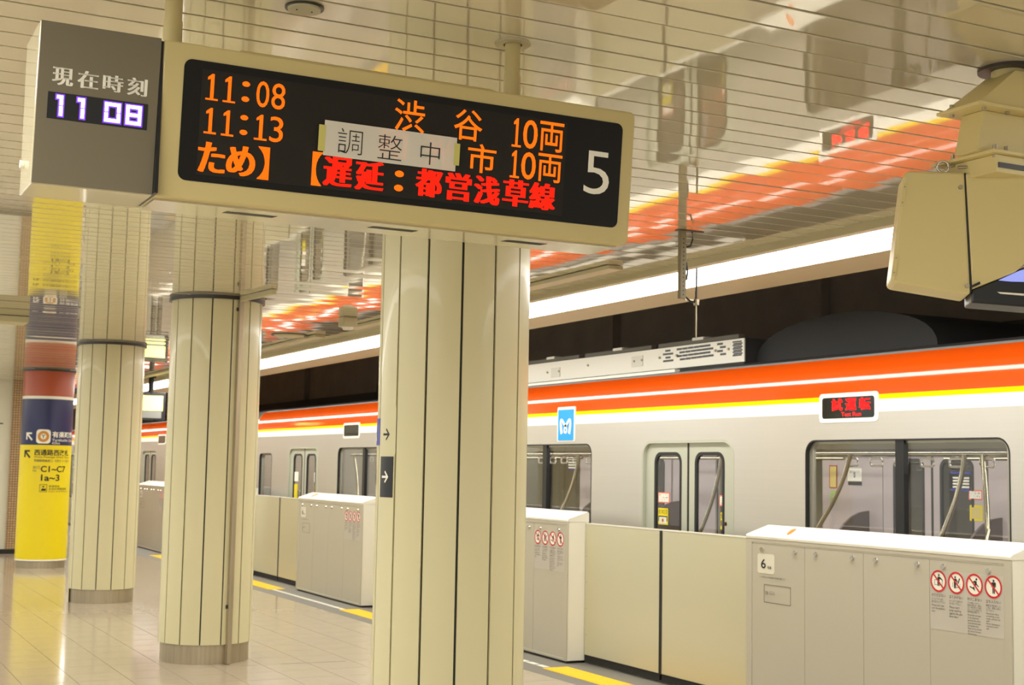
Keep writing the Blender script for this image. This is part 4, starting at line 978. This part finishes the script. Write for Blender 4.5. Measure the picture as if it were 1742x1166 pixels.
MB().cyl((4.739, 6.87, 2.705), .018, .035, 14).build('antenna_base', M_STEEL, t, smooth=True)
MB().tube([(4.66, 6.868, 2.75), (4.69, 6.862, 2.725), (4.72, 6.862, 2.722), (4.735, 6.866, 2.75), (4.738, 6.87, 2.79)], .006, 8).build('cable', M_BLACK, t, smooth=True)
MB().tube([(4.665, 6.866, 2.85), (4.668, 6.86, 2.9), (4.662, 6.866, 2.96)], .006, 8).build('cable', M_BLACK, t, smooth=True)
MB().tube([(4.655, 6.87, 3.05), (4.69, 6.865, 3.06), (4.71, 6.868, 3.10), (4.705, 6.87, ZC-.004)], .006, 8).build('cable', M_BLACK, t, smooth=True)
# cable trunking segments along the ceiling edge
tag(MB().box(4.98, 5.10, 8.30, 13.6, ZC-.034, ZC-.004).build('cable_trunking', M_TRIM, bevel=.004), 'long beige cable trunking on the ceiling beside the light strip', 'trunking')
tag(MB().box(4.98, 5.10, 14.6, 25.5, ZC-.034, ZC-.004).build('cable_trunking', M_TRIM, bevel=.004), 'farther beige cable trunking on the ceiling, left of the nearest column', 'trunking')
b = at(592, 540, 2, ZC)
t = thing('detector_box', 'small square detector box under the ceiling left of nearest column', 'detector', (b.x, b.y, ZC-.1))
MB().box(b.x-.075, b.x+.075, b.y-.075, b.y+.075, ZC-.10, ZC).build('case', M_TRIM, t, bevel=.012)
MB().cyl((b.x, b.y, ZC-.125), .045, .026, 20, 2, .06).build('sensor', M_CASECAP, t, smooth=True)
b = at(492, 570, 2, ZC)
t = thing('ceiling_disc', 'flat round ceiling fitting far off near the light strip', 'ceiling fitting', (b.x, b.y, ZC))
MB().cyl((b.x, b.y, ZC-.02), .16, .021, 36, 2, .18).build('cover', M_TRIM, t, smooth=True); MB().ring((b.x, b.y, ZC-.008), .18, .20, .009, 36).build('rim', M_DARKRING, t, smooth=True)
# far hanging information display
t = thing('hanging_display', 'black hanging information display with a bright yellow screen', 'display', (5.2, 23.68, 2.42))
MB().cyl((5.2, 23.72, 2.86), .045, ZC-2.86, 16).build('pole', M_BLACKM, t, smooth=True); MB().cyl((5.2, 23.72, ZC-.02), .08, .019, 20).build('ceiling_rose', M_BLACKM, t, smooth=True)
hb = MB().box(4.92, 5.45, 23.68, 23.82, 2.42, 2.89).build('case', M_BLACK, t, bevel=.006)
MB().box(4.94, 5.40, 23.672, 23.68, 2.575, 2.83).build('screen', M_SCRY, hb)
MB().box(4.94, 5.38, 23.672, 23.68, 2.45, 2.565).build('lower_screen', mat('lower_screen', srgb(150, 150, 146), .3), hb)
# floor joint line beside the conduit column
tag(MB().add([(3.75, 11.60, .0008), (4.32, 11.575, .0008), (4.32, 11.59, .0008), (3.75, 11.615, .0008), (3.75, 11.60, .0), (4.32, 11.575, .0), (4.32, 11.59, .0), (3.75, 11.615, .0)], [(0, 1, 2, 3), (4, 7, 6, 5), (0, 4, 5, 1), (1, 5, 6, 2), (2, 6, 7, 3), (3, 7, 4, 0)]).build('floor_seam', mat('floor_seam', srgb(88, 78, 66), .6)), 'dark seam strip in the floor right of the conduit column', 'floor seam')
